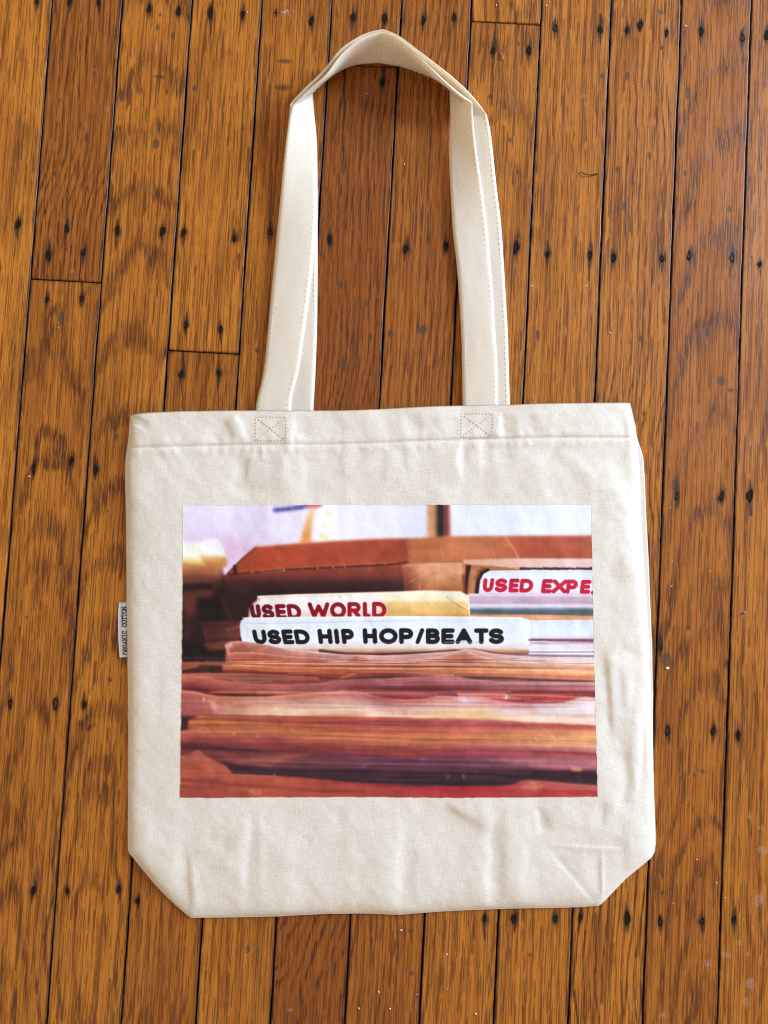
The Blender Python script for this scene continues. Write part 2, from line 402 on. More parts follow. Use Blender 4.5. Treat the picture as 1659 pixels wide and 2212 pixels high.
def make_plank(col, idx, ylo, yhi, fine):
    xl = s0 + col * PITCH; xr = xl + PITCH
    g = grain_params(col, idx); g.update(SPECIAL.get((col, idx), {}))
    gap = 0.00050
    yc = 0.5 * (ylo + yhi); xc = 0.5 * (xl + xr)
    hx = PITCH / 2 - gap; hy = (yhi - ylo) / 2 - 0.0004
    if fine:
        xs = np.linspace(-hx, hx, 56)
        lo, hi = max(-hy, -0.47 - yc), min(hy, 0.47 - yc)
        parts = []
        if lo > -hy: parts.append(np.arange(-hy, lo, 0.02))
        parts.append(np.linspace(lo, hi, max(2, int((hi - lo) / 0.0015)), endpoint=hi >= hy))
        if hi < hy: parts.append(np.append(np.arange(hi, hy, 0.02), hy))
        ys = np.unique(np.concatenate(parts).round(7))
    else:
        xs = np.linspace(-hx, hx, 12); ys = np.linspace(-hy, hy, max(4, int(2 * hy / 0.02)))
    # extra rows for the eased edges
    xs = np.concatenate([[-hx, -hx + 0.0002, -hx + 0.0007], xs[1:-1], [hx - 0.0007, hx - 0.0002, hx]])
    ys = np.concatenate([[ys[0], ys[0] + 0.0002, ys[0] + 0.0006], ys[1:-1], [ys[-1] - 0.0006, ys[-1] - 0.0002, ys[-1]]])
    xs = np.unique(xs.round(7)); ys = np.unique(ys.round(7))
    Y, X = np.meshgrid(ys, xs, indexing='ij')
    dxe = hx - np.abs(X); dye = hy - np.abs(Y)
    de = np.minimum(dxe, dye)
    sd = col * 13 + idx * 3
    chip = np.maximum(0, vnoise(X * 0 + np.sign(X) * 40 + sd, Y * 1000 / 7, sd + 60)) ** 2
    bev = 0.00035 * (0.6 + 1.6 * chip)
    Z = -0.0009 * (1 - sstep(0, 1, np.clip(de / bev, 0, 1)))
    Z = Z + 0.00012 * vnoise(X * 1000 / 20 + sd, Y * 1000 / 90, sd) + 0.0001 * (r_lvl := random.Random(sd).uniform(-1, 1))
    # wandering edges
    wx = 0.00030 * vnoise(np.sign(X) * 9 + sd + 0 * X, (Y + yc) * 1000 / 28, 5 + sd) + 0.00012 * vnoise(np.sign(X) * 9 + sd + 0 * X, (Y + yc) * 1000 / 6, 6 + sd)
    Xw = X + wx * (np.abs(X) / hx) ** 8
    nr, nc = X.shape
    V = np.stack([Xw, Y, Z], -1).reshape(-1, 3)
    Q = grid_quads(nr, nc)[:, ::-1]
    # sides
    idxg = np.arange(nr * nc).reshape(nr, nc)
    loop = np.concatenate([idxg[0, :], idxg[1:, -1], idxg[-1, -2::-1], idxg[-2:0:-1, 0]])
    low = V[loop].copy(); low[:, 2] = -0.008
    n0 = len(V); L = len(loop)
    V = np.concatenate([V, low])
    nx = np.roll(np.arange(L), -1)
    S = np.stack([loop, n0 + np.arange(L), n0 + nx, loop[nx]], -1)
    o = mesh_np("plank", V, np.concatenate([Q, S]), M_OAK, floor)
    M2 = Matrix.Rotation(ANG, 4, 'Z')
    cpos = ad * xc + bd * yc
    o.matrix_local = Matrix.Translation((cpos[0], cpos[1], 0)) @ M2
    # --- attributes
    gx, gy = V[:, 0] * 1000, (V[:, 1] + yc) * 1000     # mm
    w = g.get('w', 1.0)
    Dp = g['D'] + g['slope'] * (gy - g.get('yc', 0)) + w * 5.0 * vnoise(gy / 60 + sd, gx * 0 + 3.5, sd + 1) + w * 1.6 * vnoise(gy / 17 + sd, gx / 30, sd + 2)
    xo = g['x0'] + w * 5 * vnoise(gy / 80 + sd, gx * 0 + 9.1, sd + 3)
    R = np.sqrt((gx - xo) ** 2 + (Dp) ** 2) + w * 1.3 * vnoise(gx / 9 + sd, gy / 55, sd + 4)
    add_attr(o, "ring", R / g['sp'])
    add_attr(o, "grain", np.full(len(V), g.get("gs", 0.35 + 0.5 * random.Random(sd + 9).random())))
    add_attr(o, "tone", np.full(len(V), g['tone']))
    add_attr(o, "seed", np.full(len(V), (sd * 17.13) % 211))
    stain = np.zeros(len(V)); dent = np.zeros(len(V)); paint = np.zeros(len(V))
    # grime creeping in from the joints (its own ragged shape)
    dx_mm = (hx - np.abs(V[:, 0])) * 1000; dy_mm = (hy - np.abs(V[:, 1])) * 1000
    gr = 0.5 + 0.5 * vnoise(np.sign(V[:, 0]) * 5 + sd, gy / 22, sd + 8)
    stain += 0.55 * np.exp(-dx_mm / (0.7 + 1.9 * gr)) + 0.6 * np.exp(-(dx_mm / 0.6) ** 2) + 0.5 * np.exp(-np.maximum(dy_mm, 0) / 1.6)
    if fine:
        def local(fx, fy):
            a, b = bpix(fx, fy); return (a - xc) * 1000, b * 1000
        mm = 1000 * PITCH / 289.0                       # mm per full pixel
        for i, (fx, fy, s) in enumerate(NAILS):
            a, b = local(fx, fy)
            if abs(a) > hx * 1000 + 3 or abs(b - yc * 1000) > hy * 1000 + 30: continue
            rr = random.Random(i)
            up, dn = rr.uniform(5, 15) * s, rr.uniform(5, 15) * s
            dyv = gy - b
            ly = np.where(dyv > 0, up, dn)
            wv = 0.8 * vnoise(gy / 6 + i, gx * 0, i + 100)
            stain += 0.9 * np.exp(-((gx - a - wv) / (1.9 * s * np.exp(-np.abs(dyv) / (ly * 1.2)) + 0.35)) ** 2) * np.exp(-(np.abs(dyv) / ly) ** 1.5)
            stain += 0.42 * np.exp(-((gx - a) / (3.8 * s)) ** 2 - (dyv / (7.5 * s)) ** 2)
        for (fx, fy, hw, hl) in DENTS:
            a, b = local(fx, fy)
            if abs(a) > hx * 1000 + 6: continue
            q = ((gx - a) / (hw * mm)) ** 2 + ((gy - b) / (hl * mm)) ** 2
            dent = np.maximum(dent, 1.0 * np.exp(-q ** 1.3 * 0.8)); stain += 0.22 * np.exp(-q * 0.35)
        for (pl, hw) in CRACKS:
            pp = [local(*p) for p in pl]
            if min(abs(p[0]) for p in pp) > hx * 1000 + 2: continue
            dd = line_dist(gx + 0.5 * vnoise(gy / 5, gx * 0, 77), gy, pp)
            stain += 0.8 * np.exp(-(dd / (hw * mm * 0.75)) ** 2)
        for (fx, fy, hw, hl) in PAINT:
            a, b = local(fx, fy)
            if abs(a) > hx * 1000 + 8: continue
            q = ((gx - a) / (hw * mm)) ** 2 + ((gy - b) / (hl * mm)) ** 2
            paint = np.maximum(paint, 0.75 * np.exp(-q * 0.6))
        # the big dark bruise left of the bag
        a, b = local(350, 2905)
        if abs(a) < hx * 1000:
            dd = line_dist(gx, gy, [local(318, 2890), local(352, 2915), local(375, 2900)])
            stain += 0.6 * np.exp(-(dd / 2.6) ** 2)
    add_attr(o, "stain", np.clip(stain, 0, 1.2)); add_attr(o, "dent", dent); add_attr(o, "paint", paint)
    planks.append((col, ylo, yhi, o, xc, yc))
    return o

for col in range(-15, 15):
    fine = -7 <= col <= 5
    xcol = s0 + (col + 0.5) * PITCH
    if fine:
        js = []
        for py in JOINTS.get(col, []):
            # joint position along the board in this column
            tx = 868 + 151 * (col + 0.5); bx_ = 744 + 161 * (col + 0.5)
            px = tx + (bx_ - tx) * py / 2212
            js.append(float(board(px, py)[1]))
        js = sorted([j for j in js if -EXT < j < EXT], reverse=True)
    else:
        js = [random.Random(col).uniform(-0.6, 0.6)]
    ends = [EXT] + js + [-EXT]
    for i in range(len(ends) - 1):
        make_plank(col, i, ends[i + 1], ends[i], fine)

# dark sub-floor under the joints
sv = np.array([[-1.2, -1.2, -0.0078], [1.2, -1.2, -0.0078], [1.2, 1.2, -0.0078], [-1.2, 1.2, -0.0078]])
mesh_np("subfloor", sv, np.array([[0, 1, 2, 3]]), M_SUB, floor, False)

# nail holes: dished, ragged plugs of black putty
for i, (fx, fy, s) in enumerate(NAILS):
    a, b = (float(v) for v in bpix(fx, fy))
    own = None
    for (col, ylo, yhi, o, xc, yc) in planks:
        if -7 <= col <= 5 and abs(a - xc) < PITCH / 2 and ylo < b < yhi: own = (o, xc, yc)
    if own is None: continue
    rr = random.Random(i + 400)
    n = 14; vs_ = [(0, 0, 0.00002)]
    wq, lq = 0.0017 * s * rr.uniform(.8, 1.15), 0.0036 * s * rr.uniform(.75, 1.3)
    skew = rr.uniform(-.25, .25)
    for ring_, zz in ((0.55, 0.00005), (0.9, 0.00028), (1.0, 0.00010)):
        for j in range(n):
            th = 2 * math.pi * j / n
            q = (1 + 0.16 * math.sin(3 * th + i) + rr.uniform(-.08, .08)) * ring_
            cy = math.sin(th)
            vs_.append((wq * math.cos(th) * q * (1 - 0.45 * abs(cy) ** 3) + skew * lq * cy * 0.3, lq * cy * q, zz + 0.0001))
    F = [(0, 1 + j, 1 + (j + 1) % n) for j in range(n)]
    for r_ in range(2):
        for j in range(n):
            p, q2 = 1 + r_ * n + j, 1 + r_ * n + (j + 1) % n
            F.append((p, p + n, q2 + n, q2))
    me = bpy.data.meshes.new("nail_hole"); me.from_pydata(vs_, [], F); me.update()
    me.materials.append(M_NAIL)
    for p in me.polygons: p.use_smooth = True
    h = bpy.data.objects.new("nail_hole", me); link(h, own[0])
    h.location = (a - own[1], b - own[2], 0.0)
    h.rotation_euler = (0, 0, rr.uniform(-.12, .12))

PRINT_GAIN = 1.06
# ------------------------------------------------------------------ tote bag
bag = empty("tote_bag", tuple(P(845, 1430, 0)))
tag(bag, "cream cotton tote bag lying flat, printed with a photo of record dividers", "tote bag")
BAGINV = Matrix.Translation(-Vector(bag.location))
def bagpart(o):
    o.parent = bag; o.matrix_parent_inverse = BAGINV
    return o

TOP = [(281,898),(300,895.5),(330,893),(400,890.5),(470,889.6),(555,889),(640,889.4),(680,889),(740,889),(790,887.5),(850,884.5),(900,882),(950,880),(1000,878.5),(1060,877),(1100,877.2),(1150,875),(1250,873),(1362,871)]
BOT = [(413,1983),(500,1982),(600,1980),(660,1976.5),(700,1974.5),(780,1973.5),(815,1974.5),(840,1976),(862,1976.5),(890,1974),(950,1969.5),(1000,1967),(1100,1963),(1200,1961.5),(1262,1959.5),(1292,1957)]
LEFT = [(281,898),(279,922),(277,945),(275,962),(271.5,985),(270,1005),(270,1050),(271.5,1100),(272,1150),(273,1300),(275,1430),(276,1500),(276.5,1600),(276,1700),(275.5,1800),(276,1836),(278.5,1843),(330,1906),(355,1933),(381,1957),(400,1974),(405,1978),(413,1983)]
RIGHT = [(1362,871),(1368,897),(1374,922),(1376,944),(1379,969),(1382,1000),(1384,1040),(1387,1134),(1391,1200),(1398,1300),(1404,1397),(1407.5,1500),(1409,1600),(1411,1660),(1414,1720),(1416.8,1790),(1417.3,1822),(1415,1840),(1408,1853),(1352,1899),(1306,1947),(1298,1954),(1292,1957)]
EDGE_Z = 0.0009
def W2(pts, z=EDGE_Z): return [tuple(P(x, y, z)[:2]) for x, y in pts]
side_line = W2(LEFT) + W2(BOT) + W2(RIGHT[::-1])
left_w, right_w = np.array(W2(LEFT)), np.array(W2(RIGHT))

# wrinkles measured on the photograph: ((x,y),(x,y)...), sigma mm, amplitude mm (asym: steeper flank sign)
RIDGES = [
 ([(500,897),(519,925),(521,956)],3.0,0.75),([(478,905),(503,955)],3.2,-0.55),([(470,938),(463,956)],2.0,-0.4),
 ([(530,985),(516,1020),(506,1075)],4.2,-0.60),([(548,965),(541,1010),(535,1060)],3.0,0.50),([(572,962),(568,1000)],2.4,0.45),([(556,962),(553,985)],2.0,-0.4),
 ([(605,965),(612,1010),(606,1060)],5,0.5),([(660,965),(668,1020),(660,1085)],4.5,-0.40),([(631,895),(628,960),(633,990)],2.2,0.42),([(640,900),(646,950)],3.5,-0.4),
 ([(692,960),(690,1000)],3,0.3),([(720,890),(738,950)],5,-0.35),([(742,960),(748,1040)],4,0.35),([(790,890),(800,950)],4,0.35),([(775,960),(780,1010)],3,-0.35),
 ([(840,955),(836,1060)],4,0.3),([(868,955),(872,1030)],3,-0.3),([(905,885),(925,950)],4.5,0.45),([(880,890),(893,948)],4,-0.35),([(945,890),(968,948)],4,0.45),([(975,900),(985,945)],3,-0.4),
 ([(990,952),(985,1000),(992,1050)],2.8,0.55),([(1005,952),(1002,1010)],2.5,-0.4),([(1030,952),(1034,1030)],2.8,0.42),([(1052,952),(1056,1010)],2.6,-0.32),([(1078,890),(1072,950)],2.6,0.5),([(1086,895),(1088,945)],2.6,-0.5),
 ([(1090,955),(1094,1000)],3.0,-0.4),([(1115,890),(1128,950)],4,0.55),([(1140,890),(1150,945)],4,-0.5),([(1170,885),(1180,930)],6,0.4),
 ([(1110,965),(1160,1010),(1180,1075)],6,0.45),([(1195,975),(1240,1000),(1290,1045)],5.0,0.65),([(1160,965),(1220,1010),(1280,1065)],6,-0.6),
 ([(1325,965),(1345,1010),(1352,1060)],4.5,-0.5),([(1338,880),(1349,940)],4,-0.6),([(1300,985),(1322,1080)],6,0.45),([(1358,905),(1366,1000)],3.0,0.5),
 ([(300,925),(310,905)],6,-0.5),([(294,1010),(300,1100)],6,0.4),([(345,985),(380,960)],8,0.35),([(318,1150),(330,1290)],7,0.25),([(300,1300),(298,1640)],5,0.3),([(335,1350),(338,1620)],7,-0.25),
 ([(549,1735),(545,1800),(541,1850),(535,1972)],4.2,-0.80),([(562,1735),(560,1850),(556,1972)],5.0,0.55),([(483,1800),(485,1850)],3.5,-0.35),([(497,1830),(489,1880)],5,0.3),
 ([(400,1840),(404,1910),(405,1975)],2.6,-0.75),([(413,1860),(418,1975)],4,0.4),([(300,1740),(306,1850)],5,0.35),([(620,1760),(625,1960)],9,0.35),([(700,1740),(716,1800)],8,-0.3),
 ([(760,1740),(765,1960)],10,0.3),([(886,1745),(878,1850),(870,1960)],6,-0.75),([(908,1745),(906,1850),(900,1960)],6,0.55),([(945,1742),(1000,1772),(1040,1790)],5.5,-0.65),
 ([(962,1733),(1010,1755),(1050,1775),(1058,1800)],5,0.65),([(1072,1735),(1066,1850),(1062,1960)],4.8,-0.85),([(1098,1735),(1102,1850),(1092,1960)],6.0,0.9),([(1140,1740),(1152,1800),(1130,1960)],6,-0.5),
 ([(1165,1740),(1172,1800)],3.4,-0.6),([(1182,1735),(1200,1800)],6,0.5),([(1180,1822),(1260,1829),(1360,1833)],1.3,0.55),([(1180,1827),(1290,1955)],1.8,-0.5),([(1299,1828),(1303,1955)],1.6,0.60),
 ([(1291,1830),(1294,1950)],2.0,-0.3),([(1301,1730),(1298,1790)],2.6,-0.5),([(1340,1830),(1362,1800),(1395,1790)],5,0.4),([(1322,1640),(1330,1700),(1318,1760)],5,0.6),([(1340,1600),(1352,1690),(1340,1740)],4,-0.55),
 ([(1366,1580),(1370,1680),(1362,1735)],3.8,0.5),([(1390,1530),(1388,1650),(1382,1740)],2.6,-0.65),([(1402,1560),(1402,1700)],3,0.5),([(1312,1390),(1322,1500),(1328,1600)],3.2,0.55),([(1300,1400),(1309,1520),(1314,1610)],3.4,-0.45),
 ([(1322,1425),(1345,1405),(1380,1425)],3.2,-0.45),([(1318,1440),(1345,1418),(1380,1440)],3.2,0.35),([(1372,1440),(1365,1560)],3.5,-0.4),([(1350,1430),(1352,1540)],4.5,0.4),
 ([(1310,1130),(1314,1250)],6,0.35),([(1345,1180),(1352,1260)],5,0.45),([(1335,1040),(1340,1110)],6,0.4),([(1370,1040),(1375,1200)],5,-0.4),([(1345,1500),(1330,1620)],5,-0.2),
]
RID = []
for pts, sg, am in RIDGES:
    RID.append((W2(pts, 0.004), sg * 0.001 * (1.5 if sg > 2.1 else 1.0), am * 0.001 * (1.3 if sg > 2.1 else 0.7)))
HEM = [(276,967),(330,966),(385,964.5),(522,961),(620,960.5),(700,960),(800,957.5),(880,954),(950,951.5),(1067,948),(1199,945.5),(1290,945),(1376,944.5)]
hem_w = np.array(W2(HEM, 0.004))
top_w = np.array(W2(TOP, 0.004))

def bag_height(x, y):
    """height of the cloth above the floor at world x, y (metres)"""
    x = np.asarray(x, float); y = np.asarray(y, float)
    d = line_dist(x, y, side_line)
    z = EDGE_Z + 0.0040 * (1 - np.exp(-d / 0.0045)) + 0.0013 * (1 - np.exp(-d / 0.03))
    soft = sstep(0, 0.006, d)
    w = np.zeros_like(z)
    for pts, sg, am in RID:
        lo = np.min(pts, 0) - 5 * sg; hi = np.max(pts, 0) + 5 * sg
        m = (x > lo[0]) & (x < hi[0]) & (y > lo[1]) & (y < hi[1])
        if not m.any(): continue
        xm, ym = x[m], y[m]
        best = np.full(xm.shape, 1e9); tb = np.zeros(xm.shape); sn = np.zeros(xm.shape)
        Ls = [math.dist(a, b) for a, b in zip(pts[:-1], pts[1:])]; tot = sum(Ls); acc = 0.0
        for (a, b), l in zip(zip(pts[:-1], pts[1:]), Ls):
            dx, dy = b[0] - a[0], b[1] - a[1]
            t = np.clip(((xm - a[0]) * dx + (ym - a[1]) * dy) / (dx * dx + dy * dy), 0, 1)
            dd = np.hypot(xm - a[0] - t * dx, ym - a[1] - t * dy)
            sgn = np.sign(dx * (ym - a[1]) - dy * (xm - a[0]))
            k = dd < best; sn = np.where(k, sgn, sn); best = np.where(k, dd, best); tb = np.where(k, (acc + t * l) / tot, tb); acc += l
        tap = np.clip(np.sin(np.pi * np.clip(tb * 0.96 + 0.02, 0, 1)) * 1.35, 0, 1)
        # flanks of uneven steepness, wavering along the fold
        sgv = sg * 1.3 * (1 + 0.35 * vnoise(xm * 1000 / 14, ym * 1000 / 14, 55))
        flip = 1.0 if (len(pts) + int(abs(pts[0][0]) * 7919)) % 2 else -1.0
        sgv = sgv * np.where(sn * flip > 0, 0.60, 1.6)
        w[m] += 0.95 * am * tap * np.exp(-(best / sgv) ** 2)
    X, Y = x * 1000, y * 1000
    w += 0.00070 * vnoise(X / 38, Y / 60, 1) + 0.00036 * vnoise(X / 15, Y / 22, 2) + 0.00014 * vnoise(X / 7 + .3 * vnoise(X / 20, Y / 20, 9), Y / 8, 3) + 0.000035 * vnoise(X / 3, Y / 3, 4)
    z = z + w * soft
    # the doubled hem and the pull of its stitch line
    hy = np.interp(x, hem_w[:, 0], hem_w[:, 1])
    e = y - hy
    z = z + 0.00045 * sstep(-0.0008, 0.0010, e) * soft
    z = z - 0.00042 * np.exp(-(e / 0.0010) ** 2) * soft
    puck = 0.5 + 0.5 * vnoise(X / 4.2, Y * 0 + 2, 14)
    z = z + 0.00050 * puck * (np.exp(-((e + 0.0042) / 0.0032) ** 2) + 0.7 * np.exp(-((e - 0.0042) / 0.0032) ** 2)) * soft
    return np.maximum(z, 0.0006)

def lerp_curve(pts, n=None, t=None, axis=0):
    p = np.array(pts, float); return p

# ---- front panel
NS, NTT = 430, 420
sv_, tv_ = np.linspace(0, 1, NS), np.linspace(0, 1, NTT)
# denser at the borders
sv_ = sv_ + 0.0 * sv_
T, S = np.meshgrid(tv_, sv_, indexing='ij')
def norm_curve(pts, axis):
    p = np.array(pts, float); q = (p[:, axis] - p[0, axis]) / (p[-1, axis] - p[0, axis]); return q, p
lt, lp = norm_curve(LEFT, 1); rt, rp = norm_curve(RIGHT, 1)
tt, tp = norm_curve(TOP, 0); bt, bp = norm_curve(BOT, 0)
Lx = np.interp(T, lt, lp[:, 0]); Rx = np.interp(T, rt, rp[:, 0])
PX = Lx + (Rx - Lx) * S
Ly = np.interp(T, lt, lp[:, 1]); Ry = np.interp(T, rt, rp[:, 1])
lin_t = tp[0, 1] + (tp[-1, 1] - tp[0, 1]) * S; lin_b = bp[0, 1] + (bp[-1, 1] - bp[0, 1]) * S
PY = Ly + (Ry - Ly) * S + (np.interp(S, tt, tp[:, 1]) - lin_t) * (1 - T) ** 2 + (np.interp(S, bt, bp[:, 1]) - lin_b) * T ** 2
w3 = P(PX, PY, EDGE_Z + 0.0005)
x_, y_ = w3[..., 0], w3[..., 1]
z_ = bag_height(x_, y_)
V = np.stack([x_, y_, z_], -1).reshape(-1, 3)
Q = grid_quads(NTT, NS)
ig = np.arange(NTT * NS).reshape(NTT, NS)
loop = np.concatenate([ig[0, :], ig[1:, -1], ig[-1, -2::-1], ig[-2:0:-1, 0]])
low = V[loop].copy()
low[:, 2] = np.maximum(low[:, 2] - 0.0009, 0.0002)
n0, L = len(V), len(loop)
nx_ = np.roll(np.arange(L), -1)
Sk = np.stack([loop, loop[nx_], n0 + nx_, n0 + np.arange(L)], -1)[:, ::-1]
# underside of the cloth along the open top edge
front = mesh_np("front_panel", np.concatenate([V, low]), np.concatenate([Q, Sk]), M_COTTON)
bagpart(front)
gp = np.concatenate([np.stack([PX, PY], -1).reshape(-1, 2), np.stack([PX, PY], -1).reshape(-1, 2)[loop]])
def gbar(x0, y0, x1, y1, wd, a):
    return a * sstep(wd, wd * 0.3, seg_dist(gp[:, 0], gp[:, 1], x0, y0, x1, y1))
add_attr(front, "show_through", np.maximum.reduce([gbar(343,1196,356,1198,3.5,.28), gbar(346,1206,356,1207,3.5,.26), gbar(340,1214,345,1250,4,.10), gbar(352,1212,353,1252,4,.16), gbar(318,1200,320,1250,8,.05), gbar(344,1262,354,1264,5,.10)]))

def child_of(o, parent):
    o.parent = parent
    return o

# ---- back panel: lies under the front one, its seam showing along the right side
BR = [(1360,877),(1372,925),(1377,950),(1384,972),(1389,989),(1392,1030),(1394,1080),(1396.5,1134),(1400,1200),(1404,1300),(1408,1397),(1409.5,1500),(1410,1600),(1411,1660),(1413,1720),(1415,1790),(1413,1835),(1350,1896),(1290,1950)]
back_out = W2([(286,902)] , 0.0006) + W2(BR, 0.0006) + W2([(1200,1955),(860,1968),(600,1972),(416,1976),(300,1862),(282,1835),(280,1500),(277,1100),(280,960)], 0.0006)
def slab(name, outline, z0, z1, mat, r=0.0005):
    """rounded-edge cloth layer from an outline"""
    bm = bmesh.new()
    pts = np.array(outline)
    def inset(p, dd):
        n = len(p); out = []
        for i in range(n):
            a, b, c = p[i - 1], p[i], p[(i + 1) % n]
            t1 = (b - a) / (np.linalg.norm(b - a) + 1e-9); t2 = (c - b) / (np.linalg.norm(c - b) + 1e-9)
            nn = np.array([-(t1 + t2)[1], (t1 + t2)[0]]); nn = nn / (np.linalg.norm(nn) + 1e-9)
            out.append(b + nn * dd)
        return np.array(out)
    ar = 0.5 * np.sum(pts[:, 0] * np.roll(pts[:, 1], -1) - np.roll(pts[:, 0], -1) * pts[:, 1])
    sg = 1 if ar > 0 else -1
    rings = []
    for dd, z in ((r, z0), (0.0, z0 + (z1 - z0) * .3), (0.0, z0 + (z1 - z0) * .7), (r, z1)):
        q = inset(pts, dd * sg)
        rings.append([bm.verts.new((a, b, z)) for a, b in q])
    n = len(pts)
    for a, b in zip(rings[:-1], rings[1:]):
        for i in range(n):
            bm.faces.new((a[i], a[(i + 1) % n], b[(i + 1) % n], b[i]))
    bm.faces.new(rings[-1])
    bmesh.ops.recalc_face_normals(bm, faces=bm.faces)
    me = bpy.data.meshes.new(name); bm.to_mesh(me); bm.free()
    me.materials.append(mat)
    for p in me.polygons: p.use_smooth = len(p.vertices) == 4
    return link(bpy.data.objects.new(name, me))
bagpart(slab("back_panel", back_out, 0.0002, 0.0014, M_COTTON, 0.0006))
def tube(name, pts, r, mat, n=8, flat=0.7):
    P3 = np.array(pts, float); N = len(P3)
    tan = np.gradient(P3, axis=0); tan /= np.linalg.norm(tan, axis=1)[:, None] + 1e-12
    up = np.array([0, 0, 1.0]); sd = np.cross(tan, up); sd /= np.linalg.norm(sd, axis=1)[:, None] + 1e-12
    u2 = np.cross(sd, tan)
    th = np.linspace(0, 2 * np.pi, n, endpoint=False)
    V = P3[:, None, :] + r * (np.cos(th)[None, :, None] * sd[:, None, :] + flat * np.sin(th)[None, :, None] * u2[:, None, :])
    Q = []
    for i in range(N - 1):
        for j in range(n):
            Q.append((i * n + j, i * n + (j + 1) % n, (i + 1) * n + (j + 1) % n, (i + 1) * n + j))
    return mesh_np(name, V.reshape(-1, 3), np.array(Q)[:, ::-1], mat)
# ------------------------------------------------------------------ straps
SW = 0.0272
def resample(pts, n):
    p = np.array(pts, float)
    s = np.concatenate([[0], np.cumsum(np.hypot(*np.diff(p, axis=0).T))])
    t = np.linspace(0, s[-1], n)
    # smooth interpolation (pchip-like by slight smoothing of linear samples)
    x = np.interp(t, s, p[:, 0]); y = np.interp(t, s, p[:, 1])
    for _ in range(3):
        x[1:-1] = 0.25 * x[:-2] + 0.5 * x[1:-1] + 0.25 * x[2:]; y[1:-1] = 0.25 * y[:-2] + 0.5 * y[1:-1] + 0.25 * y[2:]
    return np.stack([x, y], -1)

def solve_outer(A3, px, W, zmin):
    """point on the sight line of photo point px that is W away from A3 (upper solution)"""
    g = P(px[0], px[1], 0.0); dirv = CAM - g; Ld = np.linalg.norm(dirv); dirv = dirv / Ld
    oc = g - A3; b = oc @ dirv; c = oc @ oc - W * W
    disc = b * b - c
    s = -b + math.sqrt(disc) if disc > 0 else -b
    q = g + dirv * max(s, 0)
    if q[2] < zmin: q = P(px[0], px[1], zmin)
    return q

def strap(name, legL, archL, archR, legR, zb, nleg=44, narch=30, tuck=0.0):
    """each argument: (inner edge polyline, outer edge polyline) in photo points, in walking order"""
    I, O, kind = [], [], []
    for k, (pi, po, n) in enumerate((legL + (nleg,), archL + (narch,), archR + (narch,), legR + (nleg,))):
        a, b = resample(pi, n), resample(po, n)
        if k: a, b = a[1:], b[1:]
        I.append(a); O.append(b); kind += [k] * len(a)
    I = np.concatenate(I); O = np.concatenate(O); kind = np.array(kind)
    A3 = P(I[:, 0], I[:, 1], zb)
    B3 = np.array([solve_outer(A3[i], O[i], SW, zb) for i in range(len(I))])
    # smooth heights so that legs rise gently into the standing arch
    h = B3[:, 2].copy()
    for _ in range(6):
        h[1:-1] = 0.25 * h[:-2] + 0.5 * h[1:-1] + 0.25 * h[2:]
    legs = (kind == 0) | (kind == 3)
    nfl = len(h)
    hl = h[np.argmax(kind == 1)]; hr = h[len(kind) - 1 - np.argmax(kind[::-1] == 2)]
    for i in range(nfl):
        if legs[i]:
            q = np.clip((530 - O[i, 1]) / (530 - 232), 0, 1) ** 1.25
            h[i] = zb + ((hl if kind[i] == 0 else hr) - zb) * q
    for _ in range(2):
        h[1:-1] = 0.25 * h[:-2] + 0.5 * h[1:-1] + 0.25 * h[2:]
    for i in range(nfl):
        B3[i] = P(O[i, 0], O[i, 1], max(h[i], zb))
    return A3, B3, kind

